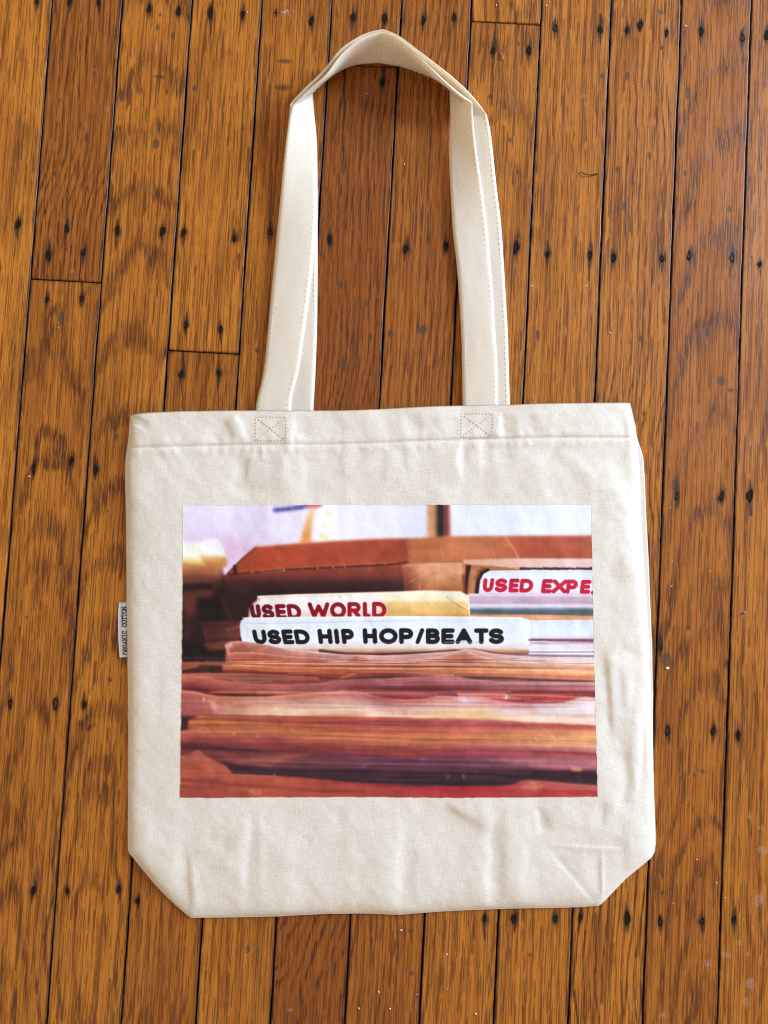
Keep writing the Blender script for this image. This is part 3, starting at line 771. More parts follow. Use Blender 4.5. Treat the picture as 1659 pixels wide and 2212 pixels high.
def ribbon(name, A3, B3, mat, th=0.0021, m=16, bulge=0.0002, seed=0):
    N = len(A3)
    mid = 0.5 * (A3 + B3)
    tan = np.gradient(mid, axis=0); tan /= np.linalg.norm(tan, axis=1)[:, None]
    wd = B3 - A3; wl = np.linalg.norm(wd, axis=1)[:, None]; wd = wd / wl
    nn = np.cross(wd, tan); nn /= np.linalg.norm(nn, axis=1)[:, None]
    # keep the face that looks up / into the loop as "top"
    flip = np.sign(nn[:, 2] + 1e-6 + 0.0 * nn[:, 0]); 
    if np.mean(flip) < 0: nn = -nn
    for i in range(1, N):
        if nn[i] @ nn[i - 1] < 0: nn[i] = -nn[i]
    for _ in range(2):
        nn[1:-1] = 0.25 * nn[:-2] + 0.5 * nn[1:-1] + 0.25 * nn[2:]
        nn /= np.linalg.norm(nn, axis=1)[:, None]
    f = np.linspace(0, 1, m)
    e = np.minimum(f, 1 - f)                      # distance to an edge, in widths
    prof = th / 2 * np.sqrt(np.clip(1 - (1 - np.clip(e / 0.035, 0, 1)) ** 2, 0, 1)) * 0.92 + 0.0001
    dip = -0.00038 * np.exp(-((e - 0.095) / 0.022) ** 2)        # stitch lines pull the cloth in
    ii = np.arange(N)[:, None]; ff = f[None, :]
    wav = 0.00022 * vnoise(ii * 0.22 + seed, ff * 2.3 + 0 * ii, 31 + seed) + 0.00010 * vnoise(ii * 0.6 + seed, ff * 5 + 0 * ii, 37 + seed)
    wav = wav * np.clip(e / 0.1, 0, 1)[None, :]
    base = A3[:, None, :] + (B3 - A3)[:, None, :] * f[None, :, None]
    top = base + nn[:, None, :] * (prof + dip + bulge * np.clip(e / .3, 0, 1))[None, :, None] + nn[:, None, :] * wav[..., None]
    botm = base - nn[:, None, :] * (prof)[None, :, None] + nn[:, None, :] * wav[..., None]
    sec = np.concatenate([top, botm[:, ::-1]], 1)          # closed section
    K = 2 * m
    Q = []
    for i in range(N - 1):
        for j in range(K):
            Q.append((i * K + j, i * K + (j + 1) % K, (i + 1) * K + (j + 1) % K, (i + 1) * K + j))
    o = mesh_np(name, sec.reshape(-1, 3), np.array(Q), mat)
    bm = bmesh.new(); bm.from_mesh(o.data); bmesh.ops.recalc_face_normals(bm, faces=bm.faces); bm.to_mesh(o.data); bm.free()
    return o, base, nn

def dashes(name, pts, nrm, pitch, dash, r, mat, parent, jitter=0.0, lift=0.0):
    """a row of short thread stitches along a 3-D line"""
    p = np.array(pts, float); nrm = np.array(nrm, float)
    s = np.concatenate([[0], np.cumsum(np.linalg.norm(np.diff(p, axis=0), axis=1))])
    V, F = [], []
    t = 0.0; rr = random.Random(len(p))
    while t + dash < s[-1]:
        a = np.array([np.interp(t, s, p[:, k]) for k in range(3)]); b = np.array([np.interp(t + dash, s, p[:, k]) for k in range(3)])
        n = np.array([np.interp(t, s, nrm[:, k]) for k in range(3)])
        d = (b - a) / (np.linalg.norm(b - a) + 1e-12); sd = np.cross(d, n); sd /= np.linalg.norm(sd) + 1e-12
        j = sd * rr.uniform(-jitter, jitter)
        k0 = len(V)
        for q, hh in ((a, 0.1), (a + (b - a) * .25, 1.0), (a + (b - a) * .75, 1.0), (b, 0.1)):
            V += [q + j - sd * r + n * lift * 0, q + j + n * (r * hh + lift), q + j + sd * r + n * lift * 0]
        for i in range(3):
            c = k0 + i * 3
            F += [(c, c + 1, c + 4, c + 3), (c + 1, c + 2, c + 5, c + 4)]
        t += pitch * rr.uniform(0.94, 1.06)
    o = mesh_np(name, np.array(V), np.array(F), mat)
    o["kind"] = "stuff"
    return child_of(o, parent)

def build_strap(A3, B3, seed):
    o, base, nn = ribbon("strap", A3, B3, M_STRAP, seed=seed)
    bagpart(o)
    for k, f in enumerate((0.095, 0.905)):
        line = A3 + (B3 - A3) * f + nn * 0.00092
        dashes("strap_stitching", line, nn, 0.0042, 0.0030, 0.00028, M_THREAD, o, 0.0001)
    return o

# front strap
legL = ([(629,912),(628,888),(627,866),(632,845),(638,830),(648,790),(654,740),(667,650),(675,584),(683,486),(685,420),(685.5,358),(684.5,300),(681,268),(677,228),(675,199)],
        [(550,912),(551,888),(554,861),(568,818),(577,736),(589,603),(600,486),(609,391),(617,309),(625,254),(628,238),(632,229)])
apI, apO = (818,136.5), (822,69)
archL = ([(675,199),(690,184),(718,160),(737,150),(757,142),(782,138),apI],[(632,229),(659,202),(682,183),(705,163),(720,141),(737,117),(763,94),(785,80),(802,73),apO])
archR = ([apI,(858,142),(885,149),(907,156),(939,166),(955,176),(971,193)],[apO,(838,71),(854,78),(887,103),(920,137),(952,169),(985,199),(1003,214),(1020,223)])
legR = ([(971,193),(972,220),(973,247),(970,309),(970,342),(973,407),(978,505),(986,560),(992,642),(997,728),(999,838),(999,905)],
        [(1020,223),(1021,240),(1024,287),(1032,345),(1042,407),(1050,472),(1055,520),(1064,623),(1071,740),(1075,798),(1075.5,905)])
A3, B3, kd = strap("strap", legL, archL, archR, legR, 0.0034)
front_strap = build_strap(A3, B3, 1)
tag(front_strap, "front strap of the tote bag, its arch nested inside the other")
# back strap, nested outside the front one
legL2 = ([(676,912),(676,888),(681,818),(685,705),(686,600),(686,486),(686,400),(685,320),(682,270),(677,230),(669,200)],
         [(600,912),(601,888),(606,818),(608,705),(608,600),(607,486),(613,391),(619,309),(624,256),(625,240),(627,225)])
apI2, apO2 = (822,128), (828,63.5)
archL2 = ([(669,200),(684,181),(712,154),(734,142),(757,134),(785,130),apI2],[(627,225),(659,192),(682,172),(701,153),(712,138),(724,120),(738,103),(757,90),(775,79),(789,72),(808,66),apO2])
archR2 = ([apI2,(862,134),(912,150),(948,163),(985,196),(995,206)],[apO2,(836,65),(850,71),(867,80),(900,106),(939,137),(975,166),(1011,199),(1030,222),(1051,247)])
legR2 = ([(995,206),(992,260),(998,330),(1003,400),(1010,490),(1016,600),(1021,720),(1025,869),(1026,905)],
         [(1051,247),(1056,258),(1063,312),(1072,400),(1083,488),(1089,584),(1097,720),(1101,869),(1101.5,905)])
A3, B3, kd = strap("strap", legL2, archL2, archR2, legR2, 0.0010)
back_strap = build_strap(A3, B3, 5)
tag(back_strap, "rear strap of the tote bag, peeking out along the outer edge")

# ------------------------------------------------------------------ stitching on the panel
def on_cloth(px, py, lift=0.0):
    px = np.asarray(px, float); py = np.asarray(py, float)
    z = np.full(px.shape, 0.004)
    for _ in range(3):
        q = P(px, py, z); z = bag_height(q[..., 0], q[..., 1]) + lift
    return P(px, py, z)
UP = lambda n: np.tile([0, 0, 1.0], (n, 1))
q_, p_ = norm_curve(HEM, 0); t_ = np.linspace(0.004, 0.996, 260)
dashes("hem_stitching", on_cloth(np.interp(t_, q_, p_[:, 0]), np.interp(t_, q_, p_[:, 1])), UP(260), 0.0047, 0.0031, 0.00026, M_THREAD, front, 0.00015)
t_ = t_ + 0.0031
dashes("hem_needle_hole", on_cloth(np.interp(t_, q_, p_[:, 0]), np.interp(t_, q_, p_[:, 1])), UP(260), 0.0094, 0.0007, 0.00022, M_HOLE, front, 0.0002)
def box_stitch(TL, TR, BR_, BL):
    segs = [(TL, TR), (TR, BR_), (BR_, BL), (BL, TL), ((TL[0] + 6, TL[1] + 5), BR_), ((TR[0] - 2, TR[1] + 3), BL)]
    V = []
    pts = []
    for a, b in segs:
        n = 24
        xs = np.linspace(a[0], b[0], n); ys = np.linspace(a[1], b[1], n)
        dashes("box_stitching", on_cloth(xs, ys), UP(n), 0.0026, 0.0012, 0.00032, M_HOLE, front, 0.00012, 0.00006)
        dashes("box_thread", on_cloth(xs, ys), UP(n), 0.0038, 0.0016, 0.0002, M_THREAD, front, 0.0002)
box_stitch((552,901),(617,900.5),(617,951.5),(552,952))
box_stitch((997,894),(1064,893.5),(1063,944.5),(996,945))

# ------------------------------------------------------------------ printed photograph
# grid of the print in full-resolution pixels of the photograph
NU, NV = 830, 585
PT = lambda x: np.interp(x, [0, .25, .5, .75, 1], [2020.5, 2019.8, 2019.5, 2018.8, 2017.6])
PB = lambda x: np.interp(x, [0, .2, .4, .5, .62, .75, .9, 1], [3191, 3189.5, 3187.5, 3188.5, 3190.5, 3190, 3188.5, 3186.5])
vv, uu = np.meshgrid(np.linspace(0, 1, NV), np.linspace(0, 1, NU), indexing='ij')
lx = np.interp(vv, [0, .3, .6, 1], [733.5, 731, 726.5, 720.5]); rx = np.interp(vv, [0, .3, .6, 1], [2365.5, 2371, 2379, 2391])
FX = lx + (rx - lx) * uu + 1.3 * vnoise(vv * 60, uu * 0 + np.round(uu) * 7, 401) * (2 * np.abs(uu - .5)) ** 6
FY = PT(uu) + (PB(uu) - PT(uu)) * vv + 1.3 * vnoise(uu * 80, vv * 0 + np.round(vv) * 7, 402) * (2 * np.abs(vv - .5)) ** 6

def paint_print(X, Y):
    shp = X.shape
    img = np.zeros(shp + (3,))
    C = lambda *c: np.array(c, float) / 255.0
    def put(m, c):
        c = np.asarray(c, float)
        img[...] = img * (1 - m[..., None]) + c * m[..., None]
    def cA(p): return [(700 + .5425 * a, 2000 + .5425 * b) for a, b in p]
    def cB(p): return [(1500 + .5425 * a, 2000 + .5425 * b) for a, b in p]
    def cC(p): return [(700 + .5425 * a, 2560 + .5425 * b) for a, b in p]
    def cD(p): return [(1500 + .5546 * a, 2560 + .5546 * b) for a, b in p]
    def cE(p): return [(700 + .3617 * a, 2500 + .3617 * b) for a, b in p]
    def cF(p): return [(1280 + .3617 * a, 2500 + .3617 * b) for a, b in p]
    def cG(p): return [(1820 + .3617 * a, 2500 + .3617 * b) for a, b in p]
    def poly(pts, c, soft=1.5, op=1.0):
        p = np.array(pts)
        lo, hi = p.min(0) - soft * 3, p.max(0) + soft * 3
        m = (X > lo[0]) & (X < hi[0]) & (Y > lo[1]) & (Y < hi[1])
        if not m.any(): return
        d = poly_sdf(X[m], Y[m], pts)
        a = sstep(soft, -soft, d) * op if soft else (d < 0) * op
        c = c(X[m], Y[m]) if callable(c) else c
        img[m] = img[m] * (1 - a[:, None]) + c * a[:, None]
    def line(pts, wd, c, soft=1.5, op=1.0):
        p = np.array(pts)
        lo, hi = p.min(0) - wd - soft * 3, p.max(0) + wd + soft * 3
        m = (X > lo[0]) & (X < hi[0]) & (Y > lo[1]) & (Y < hi[1])
        if not m.any(): return
        d = line_dist(X[m], Y[m], pts) - wd
        a = sstep(soft, -soft, d) * op
        c = c(X[m], Y[m]) if callable(c) else c
        img[m] = img[m] * (1 - a[:, None]) + c * a[:, None]
    def vgrad(stops):            # stops [(y, colour)]
        ys = [s[0] for s in stops]
        return lambda x, y: np.stack([np.interp(y, ys, [s[1][k] for s in stops]) for k in range(3)], -1)
    def hgrad(stops):
        xs = [s[0] for s in stops]
        return lambda x, y: np.stack([np.interp(x, xs, [s[1][k] for s in stops]) for k in range(3)], -1)
    def mixg(f, g, w):           # blend two gradients with weight function w(x,y)
        return lambda x, y: f(x, y) * (1 - w(x, y))[..., None] + g(x, y) * w(x, y)[..., None]
    # --- out-of-focus wall
    img[...] = hgrad([(720, C(228,220,246)), (1000, C(226,214,238)), (1300, C(236,232,248)), (1560, C(230,228,248)), (1700, C(218,218,244)), (1900, C(220,227,248)), (2391, C(228,233,250))])(X, Y)
    pk = np.exp(-((X - 900) / 170) ** 2 - ((Y - 2205) / 70) ** 2); put(pk * 0.75, C(212,172,200))
    pk = np.exp(-((X - 790) / 60) ** 2 - ((Y - 2140) / 40) ** 2); put(pk * 0.4, C(222,190,215))
    # bright plastic thing with teeth and an orange lean-to strip
    poly(cA([(1035,30),(1190,30),(1190,330),(1040,330)]), C(252,248,240), 26, .85)
    line(cA([(1120,95),(1150,100)]), 9, C(238,222,160), 12, .7); line(cA([(1095,180),(1125,185)]), 8, C(238,222,160), 12, .7); line(cA([(1085,265),(1120,275)]), 9, C(238,215,140), 12, .8)
    poly(cA([(985,55),(1035,55),(1010,200),(1000,330),(915,330),(950,200)]), vgrad([(2030, C(240,195,150)), (2100, C(232,165,95)), (2170, C(222,125,60))]), 12, .95)
    line(cA([(735,75),(850,65),(965,48)]), 8, C(78,72,150), 8, .9)
    for a in (760, 800, 835, 900, 930): line(cA([(a, 74 - (a - 735) * .11)] * 2), 6, C(50,45,125), 6, .7)
    line(cA([(990,45),(1070,38)]), 8, C(190,66,90), 8, .85)
    # dark post
    poly(cB([(385,0),(465,0),(465,285),(385,285)]), hgrad([(1705, C(214,150,120)), (1730, C(205,150,110)), (1752, C(150,95,70))]), 8)
    poly(cB([(458,0),(512,0),(512,285),(458,285)]), C(38,30,36), 7)
    poly(cB([(512,0),(550,0),(556,285),(512,285)]), hgrad([(1778, C(90,30,25)), (1800, C(190,85,60))]), 8)
    # --- far left clutter
    poly(cA([(0,480),(340,500),(400,690),(560,880),(520,1200),(0,1200)]), C(58,28,30), 14)
    poly(cA([(0,470),(350,490),(350,570),(330,640),(0,600)]), vgrad([(2260, C(205,135,75)), (2290, C(160,95,65)), (2330, C(85,45,42))]), 10)
    poly(cA([(40,315),(170,310),(215,400),(215,505),(40,500)]), vgrad([(2165, C(252,240,225)), (2225, C(255,246,230)), (2250, C(240,190,100)), (2275, C(205,130,70))]), 12)
    poly(cA([(165,330),(230,290),(310,288),(350,340),(385,460),(380,495),(225,495),(175,400)]), vgrad([(2160, C(250,246,250)), (2215, C(253,246,236)), (2235, C(215,150,85)), (2268, C(190,110,60))]), 9)
    line(cA([(170,345),(215,430),(225,480)]), 3, C(215,165,110), 6, .6)
    line(cA([(60,475),(200,500),(340,520)]), 6, C(150,95,70), 6, .5)
    poly(cA([(50,560),(250,590),(300,640),(270,720),(150,750),(50,700)]), C(150,86,66), 16, .8)
    line(cA([(60,645),(140,640),(200,632),(260,640)]), 13, C(44,24,34), 10, .9)
    poly(cA([(50,700),(150,720),(160,830),(110,870),(50,820)]), C(165,88,66), 16, .75)
    poly(cA([(50,840),(120,860),(150,950),(100,1040),(50,1040)]), C(112,60,58), 18, .7)
    poly(cA([(160,720),(330,740),(390,880),(200,890)]), C(40,21,26), 14, .9)
    poly(cA([(335,720),(480,760),(540,860),(420,900),(370,840)]), C(82,42,34), 10, .8)
    poly(cA([(190,900),(300,905),(480,880),(490,930),(480,1040),(230,1060),(205,960)]), vgrad([(2490, C(95,44,38)), (2540, C(122,64,58)), (2570, C(92,44,42))]), 6, .95)
    line(cA([(395,960),(470,930),(500,870),(560,850)]), 6, C(150,85,55), 8, .6)
    line(cA([(190,905),(240,900),(395,903)]), 1.6, C(175,105,85), 2, .7); line(cA([(205,950),(240,1055)]), 1.4, C(165,100,85), 2, .7); line(cA([(210,950),(300,955),(480,940)]), 1.4, C(160,98,90), 2, .5)
    poly(cA([(30,1050),(230,1065),(390,1080),(410,1200),(30,1200)]), C(44,24,32), 8)
    poly(cA([(210,1062),(330,1050),(480,1038),(500,1060),(385,1085),(350,1108),(245,1110)]), C(150,78,62), 4, .9)
    line(cA([(213,1064),(330,1052),(480,1040)]), 2, C(195,115,95), 3, .8); line(cA([(285,1085),(320,1075)]), 4, C(190,105,80), 5, .7)
    lm = sstep(1010, 820, X) * sstep(2290, 2360, Y) * sstep(2660, 2600, Y)
    img[...] *= (1 - 0.32 * lm)[..., None]
    poly(cA([(345,560),(700,540),(700,890),(430,890),(380,760)]), C(48,24,28), 5)
    poly(cB([(100,400),(1100,400),(1100,520),(700,700),(100,700)]), C(176,104,72), 4)
    # --- cardboard box behind the dividers
    poly(cA([(345,555),(440,545),(900,515),(1700,470),(1700,700),(600,715),(420,705),(390,650)]), vgrad([(2262, C(140,70,48)), (2300, C(122,58,44)), (2330, C(72,34,34)), (2372, C(40,20,28))]), 3)
    poly(cA([(345,560),(420,700),(560,700),(430,560)]), C(70,34,30), 18, .6)
    flap = cA([(600,345),(900,322),(1200,302),(1500,287),(1659,283)]) + cB([(235,283),(240,452)]) + cA([(1659,470),(1300,490),(800,514),(450,545),(390,548),(450,480)])
    poly(flap, hgrad([(900, C(160,64,34)), (1100, C(176,70,38)), (1400, C(166,70,44)), (1640, C(156,70,48))]), 3)
    line(cA([(600,343),(900,320),(1200,300),(1500,285),(1659,281)]), 3, C(232,150,110), 4, .55)
    line(cA([(595,350),(500,430),(440,490),(385,545)]), 4, C(105,48,34), 3, .9); line(cA([(440,490),(445,535)]), 7, C(45,20,22), 4, .9)
    rj = np.random.default_rng(4)
    px0 = 395
    while px0 < 1880:
        ln = rj.uniform(40, 170); yb = lambda q: np.interp(q, [390, 800, 1300, 1659, 1710], [548, 514, 490, 473, 458])
        line(cA([(px0, yb(px0)), (px0 + ln, yb(px0 + ln))]), rj.uniform(2.5, 4.8), C(62,28,26), 2.2, .9)
        px0 += ln + rj.uniform(8, 26)
        if px0 > 1680: break
    line(cA([(460,535),(800,503),(1300,478),(1640,458)]), 3, C(205,110,70), 4, .45)
    # tape
    poly(cB([(235,283),(560,268),(960,265),(1010,340),(1065,430),(650,442),(240,455)]), hgrad([(1630, C(184,104,64)), (1800, C(192,112,66)), (1960, C(188,106,68)), (2070, C(184,98,64))]), 2.5)
    poly(cB([(960,265),(1620,262),(1620,434),(1065,432),(1010,340)]), hgrad([(2030, C(178,86,56)), (2200, C(172,80,54)), (2391, C(180,90,64))]), 2.5)
    line(cB([(235,283),(560,266),(960,263),(1620,260)]), 2.5, C(226,150,112), 3.5, .5)
    line(cB([(960,270),(1012,342),(1062,428)]), 1.8, C(235,185,150), 2.5, .8); line(cB([(480,290),(505,440)]), 1.5, C(220,150,110), 3, .5); line(cB([(830,300),(890,430)]), 1.5, C(222,150,110), 3, .5); line(cB([(240,285),(238,450)]), 2, C(140,66,40), 3, .7)
    poly(cB([(200,485),(420,465),(655,466),(650,560),(665,600),(668,690),(215,690)]), mixg(vgrad([(2255, C(218,156,116)), (2310, C(206,140,98)), (2365, C(158,96,58))]), vgrad([(2255, C(172,104,72)), (2365, C(92,46,34))]), lambda x, y: sstep(1720, 1610, x)), 3)
    for (p, q) in (((330,480),(330,660)), ((470,470),(465,640)), ((260,600),(480,500)), ((480,560),(600,620))): line(cB([p, q]), 1.6, C(232,180,140), 4, .45)
    line(cB([(200,487),(420,467),(655,466)]), 1.8, C(228,168,128), 2.5, .7)
    poly(cB([(650,440),(1065,430),(1620,433),(1620,497),(1080,497),(1060,512),(800,500),(660,480)]), hgrad([(1850, C(214,160,130)), (2060, C(224,180,162)), (2391, C(226,196,190))]), 2.5)
    poly(cB([(640,470),(720,478),(1075,500),(1075,520),(860,520),(790,560),(760,690),(655,690),(650,560)]), C(176,112,72), 3)
    poly(cB([(672,480),(708,480),(690,580),(680,690),(655,690),(662,600)]), C(40,16,12), 4); line(cB([(650,560),(668,690)]), 6, C(110,58,34), 6, .8)
    line(cB([(735,560),(715,680)]), 5, C(205,146,104), 6, .7); line(cB([(800,505),(770,520),(735,580)]), 5, C(128,70,42), 5, .8); line(cB([(900,480),(1060,508)]), 2, C(238,190,160), 3, .7)
    line(cB([(752,690),(762,600),(790,540),(830,520)]), 9, C(34,16,16), 5, .95)
    px0 = 1075
    while px0 < 1610:
        ln = rj.uniform(30, 100); line(cB([(px0, 505), (px0 + ln, 508)]), rj.uniform(4, 6), C(64,28,32), 2.5, .95); px0 += ln + rj.uniform(5, 16)
    # --- rows behind, right of the yellow divider
    poly(cB([(690,690),(1640,690),(1640,1100),(690,1100)]), vgrad([(2374, C(222,206,222)), (2390, C(196,168,182)), (2410, C(184,158,176)), (2420, C(214,200,214)), (2428, C(205,190,202)), (2436, C(120,128,140)), (2446, C(78,98,108)), (2456, C(120,104,100)), (2461, C(216,146,100)), (2474, C(228,160,112)), (2479, C(190,140,120)), (2482, C(216,222,242)), (2500, C(218,226,246)), (2540, C(222,228,246)), (2553, C(206,196,212)), (2557, C(150,100,108)), (2562, C(126,78,88)), (2566, C(226,206,214)), (2572, C(170,140,150)), (2580, C(228,212,220)), (2600, C(226,206,206))]), 2)
    line(cB([(705,815),(1100,835),(1605,848)]), 4, C(70,92,100), 4, .7); line(cB([(705,700),(1605,705)]), 2, C(232,222,236), 3, .6); line(cB([(705,775),(1605,782)]), 2.5, C(226,218,230), 3, .7); line(cB([(1150,890),(1605,884)]), 2, C(236,230,240), 3, .6)
    # --- USED EXPE... divider
    poly(cB([(765,692),(770,640),(778,590),(800,545),(845,521),(1000,518),(1640,520),(1640,688),(1100,690)]), vgrad([(2281, C(212,218,240)), (2300, C(226,232,248)), (2345, C(232,232,246)), (2375, C(224,214,228))]), 2)
    line(cB([(765,690),(1640,692)]), 2, C(200,180,195), 4, .6)
    # --- USED WORLD divider
    poly(cA([(610,708),(900,696),(1300,685),(1659,676)]) + cB([(360,668),(635,676),(690,706),(704,870)]) + cA([(560,880),(540,865),(548,800),(575,760),(605,738)]),
         mixg(vgrad([(2370, C(246,226,196)), (2384, C(244,236,232)), (2440, C(238,224,222)), (2470, C(222,190,176))]),
              vgrad([(2366, C(250,236,206)), (2398, C(248,230,194)), (2412, C(230,190,124)), (2440, C(224,176,104)), (2470, C(208,152,84))]), lambda x, y: sstep(1480, 1570, x)), 2)
    line(cA([(612,712),(900,699),(1300,688),(1659,679)]) + cB([(360,671),(630,678)]), 2.4, C(255,243,215), 2.2, .9)
    line(cA([(615,735),(640,720),(900,712),(1300,702)]), 1.2, C(200,150,100), 2, .6); line(cA([(610,705),(900,692),(1659,672)]) + cB([(360,664)]), 1.2, C(120,66,40), 1.5, .6)
    poly(cA([(560,880),(540,865),(548,800),(575,760),(605,738),(640,800),(650,880)]), C(214,180,178), 6, .7)
    line(cA([(545,860),(552,800),(580,762),(606,738)]), 2.0, C(120,70,60), 2, .8); line(cA([(607,712),(625,740)]), 2.5, C(190,120,60), 3, .7)
    for (p, q) in (((630,680),(695,800)), ((540,715),(690,805)), ((690,706),(698,860))): line(cB([p, q]), 1.8, C(255,240,205), 2.2, .8)
    line(cB([(528,712),(600,770),(690,815)]), 1.4, C(180,120,50), 2.5, .6); line(cB([(85,700),(75,860)]), 2, C(238,216,180), 5, .5)
    for q in (770, 825, 1215): line(cA([(q, 697 if q < 1000 else 718)] * 2), 2.5, C(110,60,36), 2.5, .7)
    # --- USED HIP HOP/BEATS divider
    hp = cA([(500,1060),(484,1000),(477,930),(488,890),(520,870),(900,865),(1659,861)]) + cB([(600,863),(1080,869),(1135,880),(1158,910),(1152,1000),(1140,1075),(1132,1140),(300,1150)]) + cA([(1500,1150),(900,1110),(640,1070)])
    poly(hp, vgrad([(2466, C(238,244,252)), (2480, C(218,226,243)), (2500, C(226,234,249)), (2560, C(228,236,250)), (2570, C(228,226,236)), (2590, C(226,206,196)), (2603, C(196,150,122)), (2614, C(160,110,88))]), 2.2)
    line(cA([(500,870),(900,864),(1659,860)]) + cB([(600,862),(1080,868)]), 2, C(248,250,255), 2, .8)
    line(cA([(515,912),(900,906),(1300,898),(1659,892)]) + cB([(300,893)]), 1.1, C(178,184,205), 1.6, .7); line(cA([(512,912),(545,1010),(560,1050)]), 1.2, C(190,190,205), 2, .7)
    line(cB([(250,882),(330,884)]), 1.5, C(200,195,205), 3, .6); line(cB([(580,893),(700,894)]), 1.2, C(190,175,180), 2, .6)
    line(cB([(1095,871),(1138,882),(1158,912),(1152,1000),(1140,1072)]), 1.3, C(168,170,196), 1.8, .75); line(cA([(520,871),(488,892),(478,930),(486,1000)]), 1.2, C(150,140,150), 1.8, .6)
    poly(cB([(480,1060),(520,1045),(515,1085),(495,1095)]), C(214,232,252), 4, .8)
    # --- lettering in rounded strokes
    def arc(cx, cy, rx_, ry_, a0, a1, n=14):
        return [(cx + rx_ * math.cos(math.radians(a)), cy + ry_ * math.sin(math.radians(a))) for a in np.linspace(a0, a1, n)]
    G = {
     'U': [[(0,0),(0,.55)] + arc(.5,.55,.5,.45,180,0) + [(1,.55),(1,0)]],
     'S': [[(.93,.14)] + arc(.5,.26,.46,.26,-35,-180,12) + arc(.5,.26,.48,.24,180,95,6) + arc(.5,.74,.50,.25,-85,0,8) + arc(.5,.74,.5,.26,0,150,14) + [(.04,.86)]],
     'E': [[(1,0),(0,0),(0,1),(1,1)], [(0,.5),(.88,.5)]],
     'D': [[(0,0),(0,1),(.42,1)] + arc(.42,.5,.58,.5,90,-90,18) + [(0,0)]],
     'H': [[(0,0),(0,1)], [(1,0),(1,1)], [(0,.5),(1,.5)]],
     'I': [[(.5,0),(.5,1)]],
     'P': [[(0,1),(0,0),(.6,0)] + arc(.6,.29,.4,.29,-90,90,12) + [(0,.58)]],
     'O': [arc(.5,.5,.5,.5,0,360,36)],
     '/': [[(0,1),(1,0)]],
     'B': [[(0,0),(0,1),(.6,1)] + arc(.6,.74,.4,.26,90,-90,10) + [(0,.48)], [(0,0),(.55,0)] + arc(.55,.24,.38,.24,-90,90,10)],
     'A': [[(0,1),(.5,0),(1,1)], [(.22,.68),(.78,.68)]],
     'T': [[(0,0),(1,0)], [(.5,0),(.5,1)]],
     'W': [[(0,0),(.24,1),(.5,.18),(.76,1),(1,0)]],
     'R': [[(0,1),(0,0),(.6,0)] + arc(.6,.27,.38,.27,-90,90,12) + [(0,.54)], [(.5,.54),(.95,1)]],
     'L': [[(0,0),(0,1),(1,1)]],
     'X': [[(0,0),(1,1)], [(1,0),(0,1)]],
    }
    def letters(spec, conv, top, bot, r, col, shear=0.0, soft=1.1, clip=None):
        """spec: (char, left, right) in crop units; top/bot functions of x"""
        for ch, xl, xr in spec:
            for stroke in G[ch]:
                pts = []
                for (a, b) in stroke:
                    x = xl + r + (xr - xl - 2 * r) * a
                    xm = 0.5 * (xl + xr)
                    y = top(xm) + r + (bot(xm) - top(xm) - 2 * r) * b
                    x = x + shear * (bot(xm) - y)
                    pts.append((x, y))
                line(conv(pts), r * .5425 * 1.10, col, soft, 1.0)
    crim = hgrad([(990, C(92,14,34)), (1120, C(118,8,32)), (1400, C(146,10,36)), (1560, C(164,22,46))])
    letters([('U',566,640),('S',650,738),('E',752,830),('D',838,938)], cA, lambda x: 770 - (x - 600) * .006, lambda x: 880, 14.5, crim, -0.16)
    letters([('W',982,1140),('O',1146,1262),('R',1274,1372),('L',1388,1442),('D',1456,1560)], cA, lambda x: 756 - (x - 1000) * .008, lambda x: 872 - (x - 1000) * .006, 14.5, crim, -0.03)
    poly(cA([(480,930),(488,890),(520,868),(900,862),(1659,858)]) + cB([(600,860),(600,884)]) + cA([(1659,884),(600,894)]), vgrad([(2466, C(240,245,252)), (2482, C(219,227,243))]), 1.6)
    line(cA([(515,912),(900,906),(1300,898)]), 1.0, C(182,188,208), 1.6, .7)
    letters([('U',588,684),('S',694,790),('E',802,884),('D',894,1002)], cA, lambda x: 957 - (x - 590) * .004, lambda x: 1063, 15.0, C(24,20,24), -0.20)
    letters([('H',1062,1164),('I',1176,1222),('P',1236,1326)], cA, lambda x: 951, lambda x: 1061, 15.5, C(24,20,24), -0.12)
    letters([('H',1390,1492)], cA, lambda x: 946, lambda x: 1060, 15.8, C(24,20,24), -0.06)
    letters([('O',32,167),('P',180,282)], cB, lambda x: 946, lambda x: 1061, 16, C(24,20,24), -0.02)
    letters([('/',300,362)], cB, lambda x: 946, lambda x: 1061, 14.5, C(24,20,24), 0)
    letters([('B',376,478),('E',490,586),('A',594,716),('T',732,836),('S',838,950)], cB, lambda x: 947, lambda x: 1061, 16, C(24,20,24), 0.0)
    letters([('U',790,868),('S',878,970),('E',982,1056),('D',1062,1160)], cB, lambda x: 576 + (x - 790) * .02, lambda x: 678 + (x - 790) * .012, 14, C(192,26,60), 0.12)
    letters([('E',1222,1300),('X',1300,1408),('P',1404,1486),('E',1508,1584)], cB, lambda x: 583 + (x - 1200) * .02, lambda x: 686 + (x - 1200) * .012, 14, C(194,28,62), 0.14)
    line(cB([(1606,684),(1640,684)]), 8, C(194,28,62), 1.2)
    # glossy sleeve mouth over the lower edge of the black letters
    line(cB([(0,1052),(160,1050)]), 1.2, C(120,110,110), 1.5, .5); line(cB([(510,1050),(590,1046),(720,1050)]), 1.6, C(170,160,160), 1.8, .7); line(cB([(740,1051),(800,1050)]), 1.4, C(140,130,130), 1.6, .6)
    # --- stack of sleeves, painted from the back to the front
    XS = np.array([720, 1100, 1500, 1900, 2391.0])
